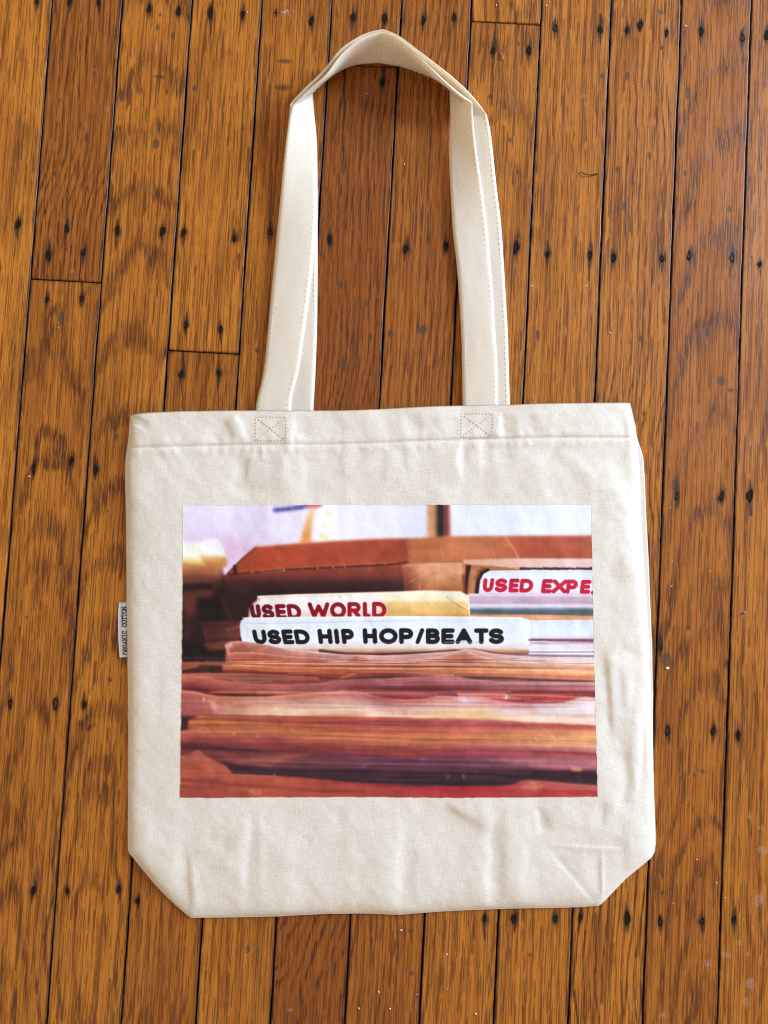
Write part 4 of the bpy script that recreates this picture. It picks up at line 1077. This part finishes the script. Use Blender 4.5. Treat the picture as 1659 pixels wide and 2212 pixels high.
    def sheet(edge, stops, soft=1.6, op=1.0, x0=None, x1=None, wob=1.0, seed=0, rim=None, rimw=2.0):
        ex = np.array([e[0] for e in edge]); ey = np.array([e[1] for e in edge])
        yy = np.interp(X, ex, ey) + wob * vnoise(X / 60, X * 0 + seed, 200 + seed)
        dy = Y - yy
        cols = np.zeros(shp + (3,))
        ds = [s[0] for s in stops]
        prof = []
        for s in stops:
            cc = s[1] if isinstance(s[1], list) else [s[1]] * 5
            prof.append(np.stack([np.interp(X, XS, [c[k] / 255. for c in cc]) for k in range(3)], -1))
        for i in range(len(stops)):
            if i == 0: cols[...] = prof[0]
            else:
                t = np.clip((dy - ds[i - 1]) / (ds[i] - ds[i - 1]), 0, 1)[..., None]
                cols[...] = cols * (1 - t) + prof[i] * t
        m = sstep(-soft, soft, dy) * op
        if x0 is not None: m = m * sstep(x0 - 3, x0 + 3, X)
        if x1 is not None: m = m * sstep(x1 + 3, x1 - 3, X)
        put(m, cols)
        if rim is not None:
            rm = np.exp(-((dy - rimw * .3) / rimw) ** 2) * m * 0.85
            cc = rim if isinstance(rim, list) else [rim] * 5
            rc = np.stack([np.interp(X, XS, [c[k] / 255. for c in cc]) for k in range(3)], -1)
            put(rm, rc)
    # shadowed slot under the divider
    line(cF([(0,285),(300,322),(700,325),(1100,312),(1500,288)]), 6, C(84,44,44), 5, .9); line(cG([(0,290),(200,272),(500,318),(850,338),(1540,345)]), 5, C(128,80,82), 5, .8)
    line(cG([(820,165),(1530,180)]), 4, C(128,74,84), 4, .8); line(cG([(820,300),(1540,298)]), 2.2, C(140,86,90), 3, .8)
    line(cG([(830,190),(1000,180),(1080,205),(1530,208)]), 2, C(216,206,226), 3, .7); line(cG([(700,255),(1530,235)]), 7, C(224,214,222), 6, .7)
    # clear sleeves under the divider
    sheet(cE([(560,215),(620,185),(760,180),(900,200),(1020,225),(1300,280),(1660,315)]) + cF([(300,328),(700,338),(1200,315),(1450,290)]) + cG([(50,285),(120,262),(200,268),(400,312),(700,345),(1100,362),(1540,380)]),
          [(0, [(206,150,136),(196,138,122),(204,164,158),(214,178,170),(232,214,214)]), (14, [(176,104,88),(178,112,98),(180,124,118),(196,140,128),(228,196,188)]), (38, [(160,84,64),(164,88,68),(168,96,84),(196,124,100),(220,180,166)])], 2, .93, x0=902, seed=1, rim=[(232,180,160)] * 5, rimw=1.6)
    line(cE([(560,225),(590,290),(610,410)]), 3, C(226,168,150), 3.5, .85); poly(cE([(555,230),(620,190),(640,230),(600,260)]), C(222,176,166), 5, .7)
    sheet(cE([(610,320),(660,300),(860,305),(1100,330),(1400,355),(1660,370)]) + cF([(250,400),(400,335),(600,372),(900,385),(1100,378),(1300,355),(1600,275)]) + cG([(60,285),(130,278),(280,345),(450,380),(700,405),(1000,425),(1540,400)]),
          [(0, [(190,126,112),(190,128,116),(196,142,132),(214,168,154),(232,206,200)]), (14, [(168,88,66),(170,92,72),(172,104,86),(192,126,102),(224,182,160)]), (40, [(150,72,52)] * 5)], 2, .85, x0=912, seed=2, rim=[(222,172,156),(222,172,156),(224,184,172),(236,206,196),(240,220,216)], rimw=1.5)
    sheet(cE([(0,410),(250,408),(520,425),(700,415),(1000,418),(1660,425)]) + cF([(0,415),(500,425),(1000,420),(1659,420)]) + cG([(400,425),(900,438),(1540,440)]),
          [(0, [(152,82,56),(182,104,76),(196,128,106),(216,152,122),(234,192,170)]), (7, [(150,78,52),(172,96,70),(178,112,92),(206,146,116),(228,178,150)]), (13, [(84,42,36),(150,78,54),(128,74,60),(150,92,70),(214,140,104)]), (18, [(70,34,34),(190,104,68),(120,66,52),(140,84,66),(222,158,120)])], 1.6, 1, seed=3, rim=[(190,110,80),(220,150,120),(226,160,134),(236,184,154),(240,204,184)], rimw=1.5)
    sheet(cE([(480,445),(700,438),(1000,452),(1660,465)]) + cF([(500,470),(1000,472),(1659,475)]) + cG([(500,482),(1000,492),(1540,508)]),
          [(0, [(210,150,116),(226,150,112),(214,140,100),(234,166,116),(240,202,170)]), (6, [(196,112,78),(206,110,64),(208,116,72),(226,140,82),(232,176,128)]), (16, [(170,88,62),(190,92,54),(188,90,58),(214,118,66),(222,152,104)]), (26, [(110,54,44),(120,54,44),(140,62,46),(180,86,58),(206,120,86)])], 1.5, 1, x0=888, seed=4, rim=[(240,186,152)] * 5, rimw=1.4)
    poly(cE([(60,420),(260,415),(260,470),(70,505)]), C(164,90,62), 6, .8); poly(cE([(60,505),(300,465),(525,455),(525,535),(60,535)]), C(66,34,34), 6, .9)
    sheet(cE([(70,540),(300,532),(700,535),(1100,550),(1660,590)]) + cF([(180,602)]) + cF([(420,520),(700,522),(1000,530),(1659,556)]) + cG([(400,562),(800,580),(1200,605),(1540,618)]),
          [(0, [(178,104,76),(170,96,74),(186,100,74),(200,128,104),(240,206,184)]), (5, [(160,90,72),(146,82,68),(150,72,58),(96,50,52),(90,48,52)]), (14, [(160,92,78),(142,82,72),(122,58,50),(96,52,54),(150,92,96)]), (30, [(150,84,74),(124,66,62),(74,34,36),(110,60,62),(170,110,112)])], 1.5, 1, seed=5, rim=[(214,140,104),(206,140,112),(222,140,104),(236,180,150),(246,216,196)], rimw=1.5)
    line(cF([(0,595),(200,605),(450,600),(800,585)]), 4, C(60,28,34), 5, .85)
    line(cG([(0,556),(300,570),(700,588),(1000,603),(1540,625)]), 3.2, C(78,40,46), 2.6, .9)
    line(cE([(650,620),(880,632),(1070,622)]), 1.2, C(226,170,150), 1.6, .8)
    sheet(cE([(70,555),(180,548),(320,570),(480,610),(700,640),(950,655),(1250,660),(1450,648),(1660,640)]) + cF([(150,612),(300,602),(700,592),(1000,575),(1300,570),(1550,575)]) + cG([(60,580),(250,605),(500,622),(900,625),(1540,630)]),
          [(0, [(196,112,82),(164,92,80),(170,108,106),(178,116,116),(208,158,154)]), (12, [(182,104,84),(156,84,78),(156,92,94),(164,104,108),(202,146,142)]), (30, [(164,84,76),(142,68,68),(140,72,76),(148,84,88),(184,118,116)]), (44, [(140,62,60),(110,42,48),(98,36,42),(120,52,58),(140,62,66)]), (54, [(96,44,42),(80,30,34),(80,28,34),(96,34,40),(118,40,46)])], 2, 1, seed=6, rim=[(224,140,100),(190,124,108),(196,140,134),(198,144,138),(216,170,164)], rimw=1.8)
    line(cE([(400,745),(800,748),(1200,752),(1500,745)]), 6, C(140,72,46), 5, .85); line(cE([(420,768),(900,775),(1100,765)]), 2.5, C(70,32,30), 3, .9)
    poly(cF([(0,745),(400,690),(800,715),(1659,725),(1659,850),(600,830)]), C(124,52,50), 10, .7); poly(cF([(600,760),(1000,750),(1400,770),(1200,815),(950,830),(720,810)]), C(150,52,62), 8, .7)
    line(cF([(700,712),(1000,722),(1659,735)]), 4, C(78,24,34), 4, .9); line(cG([(0,735),(500,735),(1550,750)]), 5, C(116,38,46), 5, .9)
    sheet(cG([(0,752),(300,756),(700,765),(1100,775),(1560,795)]), [(0, (226,148,116)), (10, (200,104,92)), (24, (186,70,78)), (40, (200,140,140))], 2, 1, x0=1830, seed=7)
    poly(cG([(620,785),(900,785),(1340,800),(1300,825),(1000,838),(760,835),(680,800)]), C(172,52,64), 6, .8); poly(cG([(230,785),(480,790),(540,830),(300,815)]), C(190,78,82), 8, .7)
    line(cG([(540,775),(580,800),(560,830)]), 9, C(224,150,136), 6, .6); line(cG([(568,785),(566,815)]), 4, C(240,230,235), 4, .9)
    line(cG([(560,835),(800,850),(1100,850),(1250,848)]), 4, C(120,54,58), 4, .8); line(cG([(780,842),(1240,840)]), 1.8, C(236,150,120), 2, .8)
    # wide pale sleeve
    sheet(cE([(70,720),(220,735),(330,765),(480,785),(750,795),(1000,792),(1200,775),(1450,755),(1660,740)]) + cF([(250,725),(450,735),(600,780),(750,810),(950,830),(1150,815),(1350,780),(1500,790)]) + cG([(0,800),(200,790),(350,810),(520,850),(650,868),(900,880),(1200,860),(1350,815),(1450,800),(1560,815)]),
          [(0, [(200,118,84),(206,132,96),(166,94,88),(192,120,116),(222,170,164)]), (12, [(176,98,82),(190,122,104),(162,92,88),(196,132,128),(232,204,204)]), (34, [(166,92,82),(206,150,126),(190,132,128),(222,178,166),(240,226,228)]), (56, [(160,88,84),(222,176,148),(218,168,158),(232,190,150),(240,222,220)]), (76, [(140,72,70),(230,190,164),(236,200,168),(234,186,132),(236,204,184)]), (100, [(120,60,58),(190,120,96),(206,140,112),(222,150,112),(234,200,190)])], 2.2, 1, seed=8, rim=[(230,150,100),(226,156,114),(196,132,120),(216,152,146),(234,196,190)], rimw=2)
    line(cE([(650,855),(1000,845),(1100,850),(1300,858),(1660,868)]) + cF([(300,865),(600,885),(1000,880),(1659,885)]), 2.5, C(236,206,206), 4, .6)
    poly(cE([(70,740),(330,790),(440,960),(400,1000),(70,1000)]), C(146,80,78), 14, .65); line(cE([(318,815),(322,830)]), 4, C(236,190,170), 4, .8); poly(cE([(370,830),(440,850),(470,960),(430,970)]), C(216,160,150), 8, .5)
    poly(cG([(0,810),(100,790),(250,830),(100,860)]), C(228,206,222), 10, .6); poly(cG([(870,900),(1540,880),(1560,960),(1000,960)]), C(240,234,240), 16, .7)
    line(cE([(1100,930),(1660,935)]), 5, C(240,208,190), 8, .5)
    # brown boards
    sheet(cE([(235,1000),(260,988),(700,990),(1100,1002),(1660,1015)]) + cF([(300,1018),(700,1020),(1200,1030),(1659,1035)]) + cG([(400,1045),(800,1070),(1200,1090),(1560,1108)]),
          [(0, [(150,78,56),(176,92,66),(176,84,66),(190,104,86),(190,92,86)]), (9, [(172,94,64),(178,92,66),(164,80,68),(158,78,76),(170,74,76)]), (20, [(150,78,54),(160,76,60),(140,58,62),(150,68,72),(186,96,74)])], 1.8, 1, x0=785, seed=9, rim=[(100,46,40),(110,46,42),(130,52,50),(200,130,104),(216,140,126)], rimw=1.6)
    poly(cE([(60,1010),(235,1010),(150,1050),(130,1160),(60,1165)]), C(60,30,36), 7, .9)
    sheet(cE([(140,1048),(250,1042),(700,1055),(1100,1075),(1660,1095)]) + cF([(300,1100),(700,1110),(1200,1120),(1659,1125)]) + cG([(600,1130),(1560,1140)]),
          [(0, [(196,116,66),(196,112,68),(184,92,72),(176,84,78),(208,124,88)]), (14, [(184,104,60),(190,106,64),(180,86,70),(188,92,72),(214,134,92)]), (30, [(150,78,52),(180,96,58),(184,90,62),(200,108,72),(222,150,98)]), (44, [(170,92,60),(206,124,72),(206,116,66),(212,124,78),(224,156,100)])], 1.8, 1, x0=754, seed=10, rim=[(90,44,36),(120,54,40),(110,44,48),(130,52,60),(190,96,76)], rimw=1.8)
    line(cE([(180,1130),(400,1140),(900,1150),(1660,1165)]), 1.6, C(214,140,88), 3, .6); line(cE([(250,1105),(900,1110),(1660,1135)]), 2, C(136,66,50), 4, .6)
    line(cF([(0,1130),(800,1150),(1659,1160)]), 2.5, C(160,70,70), 6, .5)
    # lower half in crops C and D
    sheet(cC([(50,672),(150,665),(250,680),(600,690),(900,696),(1200,708),(1659,725)]) + cD([(300,714),(900,716),(1300,722),(1590,732)]),
          [(0, [(190,114,80),(166,88,66),(120,58,42),(134,68,48),(190,110,70)]), (6, [(178,98,78),(176,94,74),(206,112,66),(200,116,78),(224,158,112)]), (20, [(164,86,76),(158,80,72),(196,104,66),(196,116,90),(226,168,128)]), (36, [(150,74,70),(142,66,66),(150,72,60),(150,80,82),(200,124,110)]), (54, [(104,50,54),(120,54,58),(116,54,52),(122,58,70),(150,76,84)])], 2.2, 1, seed=11, rim=[(214,140,92),(196,116,76),(104,50,36),(112,56,42),(206,130,80)], rimw=2.4)
    line(cC([(230,690),(900,690),(1659,716)]), 2.0, C(92,44,34), 3, .55); line(cC([(300,676),(900,684),(1200,696),(1659,714)]), 2, C(214,138,84), 3, .55)
    for q in ((430,690),(610,705),(180,660),(865,672)): line(cC([q, (q[0] + 8, q[1] + 6)]), 3, C(226,160,124), 4, .6)
    line(cD([(1150,700),(1170,725),(1260,690),(1300,720),(1340,715)]), 4, C(226,160,100), 6, .7); line(cD([(1270,690),(1290,695)]), 3, C(242,206,180), 4, .7)
    sheet(cC([(50,772),(200,775),(450,800),(800,815),(1050,820),(1200,806),(1400,812),(1659,820)]) + cD([(200,812),(400,790),(800,792),(1200,800),(1590,818)]),
          [(0, [(70,34,40),(86,40,44),(130,56,54),(120,44,52),(110,46,60)]), (10, [(100,48,50),(112,56,58),(146,60,58),(160,66,72),(168,72,78)]), (26, [(124,62,62),(134,70,70),(110,56,62),(126,64,80),(176,108,116)]), (48, [(110,52,54),(120,62,66),(90,46,58),(106,58,74),(168,104,116)]), (80, [(90,40,44),(80,42,50),(66,36,50),(82,42,60),(130,66,78)])], 3, 1, seed=12)
    line(cC([(60,800),(300,800),(500,812),(620,816)]), 4, C(60,28,36), 5, .8); line(cC([(1000,820),(1300,790),(1659,800)]), 4, C(150,66,62), 8, .6)
    poly(cC([(380,905),(650,860),(980,838),(1000,846),(820,880),(700,930),(560,930)]), C(150,86,82), 6, .75); poly(cC([(300,870),(560,850),(640,858),(420,900)]), C(116,60,62), 8, .7)
    poly(cC([(1100,830),(1659,860),(1659,880),(1380,925),(1150,880)]), C(104,60,76), 10, .7); poly(cC([(1000,845),(1290,865),(1380,930),(1100,960),(840,960),(900,890)]), C(96,54,66), 12, .6); line(cC([(1380,935),(1500,890),(1659,880)]), 3, C(150,96,110), 6, .6)
    poly(cC([(360,905),(700,950),(1000,960),(1659,960)]) + cD([(500,930),(1100,930),(1590,935),(1620,1000),(1620,1060),(1000,1080),(0,1080)]) + cC([(1400,1075),(900,1030),(440,990)]), C(52,30,42), 12, .92)
    poly(cD([(0,850),(400,850),(800,880),(1100,925),(600,950),(0,950)]), C(92,50,72), 16, .7); poly(cD([(900,850),(1620,850),(1620,935),(1300,930),(1000,900)]), C(172,104,116), 14, .75)
    line(cD([(1430,930),(1480,935)]), 7, C(224,160,120), 8, .8); line(cD([(0,1010),(600,1005),(1590,1010)]), 3, C(92,60,66), 7, .6); line(cC([(800,985),(1200,995),(1659,1000)]), 3, C(90,58,62), 6, .6)
    for q in ((735,985),): line(cC([q, (q[0] - 6, q[1] + 18)]), 2.5, C(170,110,90), 3, .8)
    for q in (525, 638): line(cD([(q, 975), (q + 2, 998)]), 3, C(170,100,96), 4, .7)
    for q in (1330, 1470): line(cD([(q, 975), (q, 990)]), 3, C(120,80,86), 6, .5)
    sheet(cC([(50,852),(110,845),(150,818),(180,815),(215,850),(300,895),(380,930),(420,985),(450,988),(720,1000),(1100,1030),(1400,1058),(1659,1072)]) + cD([(200,1056),(900,1052),(1000,1040),(1060,1015),(1130,1008),(1350,1030),(1590,1048)]),
          [(0, [(160,88,74),(150,70,56),(140,44,44),(146,40,48),(196,116,92)]), (16, [(168,92,72),(170,78,58),(168,58,52),(174,56,60),(190,92,80)]), (45, [(170,90,66),(172,80,56),(168,66,54),(170,60,60),(182,72,72)]), (90, [(164,80,64),(168,74,56),(160,68,56),(160,66,62),(176,78,72)]), (170, [(158,72,64),(160,68,60),(158,68,60),(160,66,64),(176,80,74)])], 3, 1, seed=13, rim=[(196,120,100),(180,96,76),(150,52,48),(150,44,50),(216,140,110)], rimw=3)
    poly(cC([(95,900),(160,825),(220,860),(330,920),(380,960),(240,950)]), C(182,104,84), 8, .5)
    line(cC([(50,1035),(300,1052),(700,1090),(1100,1112),(1400,1120)]), 5, C(112,52,48), 8, .65); line(cC([(500,1010),(900,1040),(1300,1075)]), 8, C(196,100,66), 12, .4); line(cC([(560,1118),(620,1128)]), 8, C(220,110,62), 10, .7)
    poly(cD([(1060,1060),(1130,1020),(1250,1050),(1160,1090)]), C(222,140,100), 12, .7); line(cD([(1180,1085),(1590,1095)]), 8, C(178,52,62), 12, .6); line(cD([(300,1100),(900,1095)]), 8, C(160,50,56), 14, .5)
    # many fine sleeve edges, light and dark
    rl = np.random.default_rng(21)
    for q in range(190):
        y0 = rl.uniform(2625, 3175); x0_ = rl.uniform(700, 2100); ln = rl.uniform(200, 1300)
        xs_ = np.linspace(x0_, x0_ + ln, 7); sl = (y0 - 2600) / 600 * 0.025 + rl.uniform(-.008, .012)
        ys_ = y0 + (xs_ - x0_) * sl + rl.uniform(-5, 5) * np.sin((xs_ - x0_) / ln * 3.1)
        far = (y0 - 2620) / 560
        dark = rl.random() < 0.42
        line(list(zip(xs_, ys_)), rl.uniform(.7, 1.9), C(78,36,40) if dark else C(242,192,166), 1.3 + 2.2 * far, rl.uniform(.15, .5) * (1 - .6 * far))
    # streaks along the sleeves (only on the stack) and a little print grain
    lowm = sstep(2575, 2640, Y) * 1.0
    st_ = 0.5 * vnoise(X / 260, Y / 3.2, 300) + 0.5 * vnoise(X / 120, Y / 6.0, 301) + 0.35 * vnoise(X / 420, Y / 12, 302)
    img[...] *= (1 + lowm * 0.11 * st_)[..., None]
    img[...] = np.clip(img, 0, 1); img[...] = img - 0.10 * np.sin(2 * np.pi * img) / (2 * np.pi) * 1.6
    dkm = sstep(0.85, 0.6, img.max(-1) * 0.5 + img.min(-1) * 0.5)
    img[...] *= (1 + dkm * (0.07 * vnoise(X / 70, Y / 26, 306) + 0.05 * vnoise(X / 18, Y / 12, 307)))[..., None]
    mxc, mnc = img.max(-1), img.min(-1)
    og = sstep(0.30, 0.60, mxc - mnc) * (img[..., 1] >= img[..., 2]) * 0.14
    lum_ = img @ np.array([.35, .5, .15])
    img[...] = img + (lum_[..., None] * np.array([1.06, .98, 1.0]) - img) * og[..., None]
    img[...] *= (1 + 0.018 * vnoise(X / 4.5, Y / 4.5, 303) + 0.014 * vnoise(X / 40, Y / 40, 304))[..., None]
    # the photograph printed here is out of focus behind and in front of the dividers
    def box(a, r, ax):
        p = np.concatenate([np.repeat(np.take(a, [0], ax), r + 1, ax), a, np.repeat(np.take(a, [-1], ax), r, ax)], ax)
        c = np.cumsum(p, ax); n = a.shape[ax]
        hi = np.take(c, range(2 * r + 1, 2 * r + 1 + n), ax); lo_ = np.take(c, range(0, n), ax)
        return (hi - lo_) / (2 * r + 1)
    def blur(a, r):
        for _ in range(2): a = box(box(a, r, 0), r, 1)
        return a
    b1, b2 = blur(img, 1), blur(img, 3)
    m1 = np.clip(np.maximum(sstep(2640, 2720, Y), np.maximum(sstep(2420, 2340, Y) * (1 - sstep(2250, 2290, Y) * sstep(1880, 1960, X)), sstep(1000, 900, X))), 0, 1)
    m2 = np.clip(np.maximum(sstep(2760, 3000, Y), np.maximum(sstep(2230, 2170, Y), sstep(930, 820, X) * sstep(2640, 2600, Y))), 0, 1)
    img[...] = img + (b1 - img) * m1[..., None]
    img[...] = img + (b2 - img) * (m2 * np.where(Y > 2700, 0.3, 0.7))[..., None]
    return np.clip(img, 0, 1)

ink = paint_print(FX, FY)
w3 = on_cloth(FX / 1.85172, FY / 1.85172, 0.00022)
# ragged cut: nothing; just a thin film with a skirt
V = w3.reshape(-1, 3)
Q = grid_quads(NV, NU)
ig = np.arange(NV * NU).reshape(NV, NU)
loop = np.concatenate([ig[0, :], ig[1:, -1], ig[-1, -2::-1], ig[-2:0:-1, 0]])
low = V[loop].copy(); low[:, 2] -= 0.0006
n0, L = len(V), len(loop); nx_ = np.roll(np.arange(L), -1)
Sk = np.stack([loop, loop[nx_], n0 + nx_, n0 + np.arange(L)], -1)[:, ::-1]
prt = mesh_np("photo_print", np.concatenate([V, low]), np.concatenate([Q, Sk]), M_PRINT)
lin = np.minimum(to_lin(ink.reshape(-1, 3)) * PRINT_GAIN, 0.96)
add_col(prt, "ink", np.concatenate([lin, lin[loop]]))
child_of(prt, front)
tag(prt, "photo print of white record dividers and stacked sleeves in orange tones")

# ------------------------------------------------------------------ woven label at the left seam
LBL = [(257.2,1300.5),(255.6,1324),(255.4,1350),(256.2,1385),(258.6,1420)]
ly = np.linspace(0, 1, 24); q_, p_ = norm_curve(LBL, 1)
lxp = np.interp(ly, q_, p_[:, 0]); lyp = np.interp(ly, q_, p_[:, 1])
cols_ = np.linspace(0, 1, 16)
LXg = lxp[:, None] + (292 - lxp)[:, None] * cols_[None, :]
LYg = lyp[:, None] + 0 * LXg - 1.2 * cols_[None, :]
zl = 0.0010 + 0.0003 * np.sin(cols_ * 3.1)[None, :] + 0 * LXg
zl = zl - 0.0006 * sstep(0.35, 0.75, cols_)[None, :]
Vt = P(LXg, LYg, zl).reshape(-1, 3)
Q = grid_quads(24, 16)
Vb = Vt.copy(); Vb[:, 2] -= 0.0004
ig = np.arange(24 * 16).reshape(24, 16)
loop = np.concatenate([ig[0, :], ig[1:, -1], ig[-1, -2::-1], ig[-2:0:-1, 0]])
n0, L = len(Vt), len(loop); nx_ = np.roll(np.arange(L), -1)
Sk = np.stack([loop, loop[nx_], n0 + loop[nx_], n0 + loop], -1)[:, ::-1]
lab = mesh_np("label", np.concatenate([Vt, Vb]), np.concatenate([Q, Sk]), M_LABEL)
bagpart(lab)
tag(lab, "small white woven tag reading ORGANIC COTTON at the left seam")
# lettering: slab-serif strokes, reading upwards, letter tops towards the left
SG = {
 'O': [[(.5 + .5 * math.cos(a), .5 + .5 * math.sin(a)) for a in np.linspace(0, 2 * math.pi, 15)]],
 'R': [[(.12,1),(.12,0),(.65,0),(.9,.13),(.9,.38),(.65,.52),(.12,.52)],[(.5,.52),(.95,1)],[(0,1),(.35,1)],[(.8,1),(1.05,1)],[(0,0),(.2,0)]],
 'G': [[(.92,.2),(.6,0),(.3,.04),(.05,.3),(.05,.7),(.3,.96),(.6,1),(.9,.86),(.9,.56),(.6,.56)]],
 'A': [[(.05,1),(.5,0),(.95,1)],[(.25,.65),(.75,.65)],[(-.08,1),(.22,1)],[(.78,1),(1.08,1)]],
 'N': [[(.1,1),(.1,0),(.88,1),(.88,0)],[(-.05,1),(.28,1)],[(.7,0),(1.05,0)],[(-.05,0),(.15,0)]],
 'I': [[(.5,0),(.5,1)],[(.2,0),(.8,0)],[(.2,1),(.8,1)]],
 'C': [[(.92,.25),(.6,0),(.3,.04),(.05,.3),(.05,.7),(.3,.96),(.6,1),(.92,.78)],[(.92,.05),(.92,.3)]],
 'T': [[(.5,0),(.5,1)],[(0,.22),(0,0),(1,0),(1,.22)],[(.3,1),(.7,1)]],
}
V, F = [], []
txt = "ORGANIC COTTON"
for i, ch in enumerate(txt):
    if ch == ' ': continue
    yb = 1413.5 - i * 7.45
    xt = np.interp(i, [0, 5, 13], [266.4, 264.0, 263.2])
    for stroke in SG[ch]:
        for (a, b) in zip(stroke[:-1], stroke[1:]):
            p = [P(xt + q[1] * 9.6, yb - q[0] * 5.9, 0.0016) for q in (a, b)]
            d = p[1] - p[0]; Ln = np.linalg.norm(d) + 1e-9; d = d / Ln
            s = np.array([-d[1], d[0], 0]) * 0.00034
            e = d * 0.00022
            k0 = len(V)
            top_ = [p[0] - e - s, p[1] + e - s, p[1] + e + s, p[0] - e + s]
            for q in top_:
                fx = (q[0] - P(255.5, yb, 0.001)[0]) / 0.0129
                zz = 0.0010 + 0.0003 * math.sin(max(0, min(1, fx)) * 3.1) - 0.0006 * float(sstep(.35, .75, fx)) + 0.00022
                V.append((q[0], q[1], zz))
            for q in top_: V.append((q[0], q[1], V[k0][2] - 0.0002))
            F += [(k0, k0 + 1, k0 + 2, k0 + 3)] + [(k0 + j, k0 + 4 + j, k0 + 4 + (j + 1) % 4, k0 + (j + 1) % 4) for j in range(4)]
let = mesh_np("lettering", np.array(V), np.array(F), M_INK, None, False)
child_of(let, lab)

# ------------------------------------------------------------------ small litter on the floor
M_DARK = plain("dark_thread", (0.02, 0.014, 0.012), 0.7, 0.2)
M_BLUE = plain("blue_plastic", (0.06, 0.22, 0.50), 0.35, 0.5)
M_WHITE = plain("white_scrap", (0.78, 0.74, 0.68), 0.8, 0.2)
def F2(x, y, z=0.0): return P(x / 1.85172, y / 1.85172, z)
hair = tube("thread", [F2(2322,686,.0006), F2(2330,692,.0011), F2(2343,698,.0013), F2(2357,700,.0012), F2(2372,698,.0010), F2(2386,695,.0008), F2(2392,696,.0006)], 0.0004, M_DARK, 6, 1.0)
tag(hair, "short dark curled thread lying on the boards right of the straps", "thread")
hair2 = tube("thread", [F2(2004,212,.0006), F2(2010,218,.0012), F2(2013,228,.0013), F2(2011,238,.0006)], 0.0004, plain("tan_fibre", (0.55,0.33,0.12), .7, .2), 6, 1.0)
tag(hair2, "tiny tan fibre lying beside the nail hole right of the strap arch", "fibre")
def blob(name, c, r, mat, label, cat, flat=0.6, seed=0, sub=2, rough=0.0, sx=1.0):
    bm = bmesh.new(); bmesh.ops.create_icosphere(bm, subdivisions=sub, radius=r)
    rr = random.Random(seed)
    for v in bm.verts:
        f = 1 + rr.uniform(-rough, rough)
        v.co = Vector((v.co.x * f * sx, v.co.y * f / sx, v.co.z * flat * f))
    me = bpy.data.meshes.new(name); bm.to_mesh(me); bm.free(); me.materials.append(mat)
    for p in me.polygons: p.use_smooth = rough == 0
    o = link(bpy.data.objects.new(name, me)); o.location = (c[0], c[1], r * flat * 0.85)
    o.rotation_euler[2] = rr.uniform(0, 3)
    if label: tag(o, label, cat)
    return o
blob("bead", F2(2975,2451), 0.0010, M_BLUE, "tiny blue plastic bead on the boards right of the bag", "bead", 0.8)
def scrap(c, w, h, label, seed):
    rr = random.Random(seed)
    bm = bmesh.new(); n = 9
    vs_ = [bm.verts.new((w * math.cos(t) * rr.uniform(.6, 1.1), h * math.sin(t) * rr.uniform(.6, 1.1), 0.0005 + rr.uniform(0, .0005))) for t in np.linspace(0, 2 * math.pi, n, endpoint=False)]
    f = bm.faces.new(vs_)
    ex = bmesh.ops.extrude_face_region(bm, geom=[f])
    for v in ex["geom"]:
        if isinstance(v, bmesh.types.BMVert): v.co.z -= 0.0003
    bmesh.ops.recalc_face_normals(bm, faces=bm.faces)
    me = bpy.data.meshes.new("paper_scrap"); bm.to_mesh(me); bm.free(); me.materials.append(M_WHITE)
    o = link(bpy.data.objects.new("paper_scrap", me)); o.location = (c[0], c[1], 0)
    tag(o, label, "paper scrap"); return o
scrap(F2(2670,2672), 0.0016, 0.0009, "torn white paper scrap on the boards right of the bag", 3)
scrap(F2(118,1905), 0.0012, 0.0006, "white flake below a nail hole left of the bag", 8)
# grains of grit nobody would count
GR = [(2440,1331,.0008),(2130,1143,.0006),(1605,3720,.0010),(1787,3816,.0009),(1515,3966,.0009),(1435,4033,.0009),(1560,4034,.0008),(1903,4054,.0010),(1790,3955,.0006),(1668,3977,.0006),
      (2865,3530,.0007),(2787,3437,.0007),(2692,3613,.0006),(2900,3590,.0006),(1468,375,.0006),(1618,657,.0007),(2185,23,.0009),(1985,22,.0008),(2742,105,.0010),(2531,347,.0006),
      (1100,60,.0005),(1140,48,.0007),(1150,42,.0006),(1130,52,.0006),(1175,46,.0006),(990,48,.0006),(2345,1144,.0006),(2123,1144,.0006),(2680,2030,.0005),(2840,2284,.0006),(2686,2344,.0007),(2690,2246,.0006),(235,1312,.0006),(512,3872,.0005)]
bm = bmesh.new()
for i, (fx, fy, r) in enumerate(GR):
    c = F2(fx, fy); rr = random.Random(i)
    g = bmesh.ops.create_icosphere(bm, subdivisions=1, radius=r * 0.8)
    a, sx_ = rr.uniform(0, 3.1), rr.uniform(.6, 1.5)
    for v in g["verts"]:
        x, y = v.co.x * sx_ * rr.uniform(.8, 1.2), v.co.y / sx_ * rr.uniform(.8, 1.2)
        v.co = Vector((c[0] + x * math.cos(a) - y * math.sin(a), c[1] + x * math.sin(a) + y * math.cos(a), v.co.z * 0.5 + r * 0.35))
me = bpy.data.meshes.new("grit"); bm.to_mesh(me); bm.free(); me.materials.append(M_WHITE)
tag(link(bpy.data.objects.new("grit", me)), "scattered pale crumbs and paint grit on the oak boards", "grit", kind="stuff")
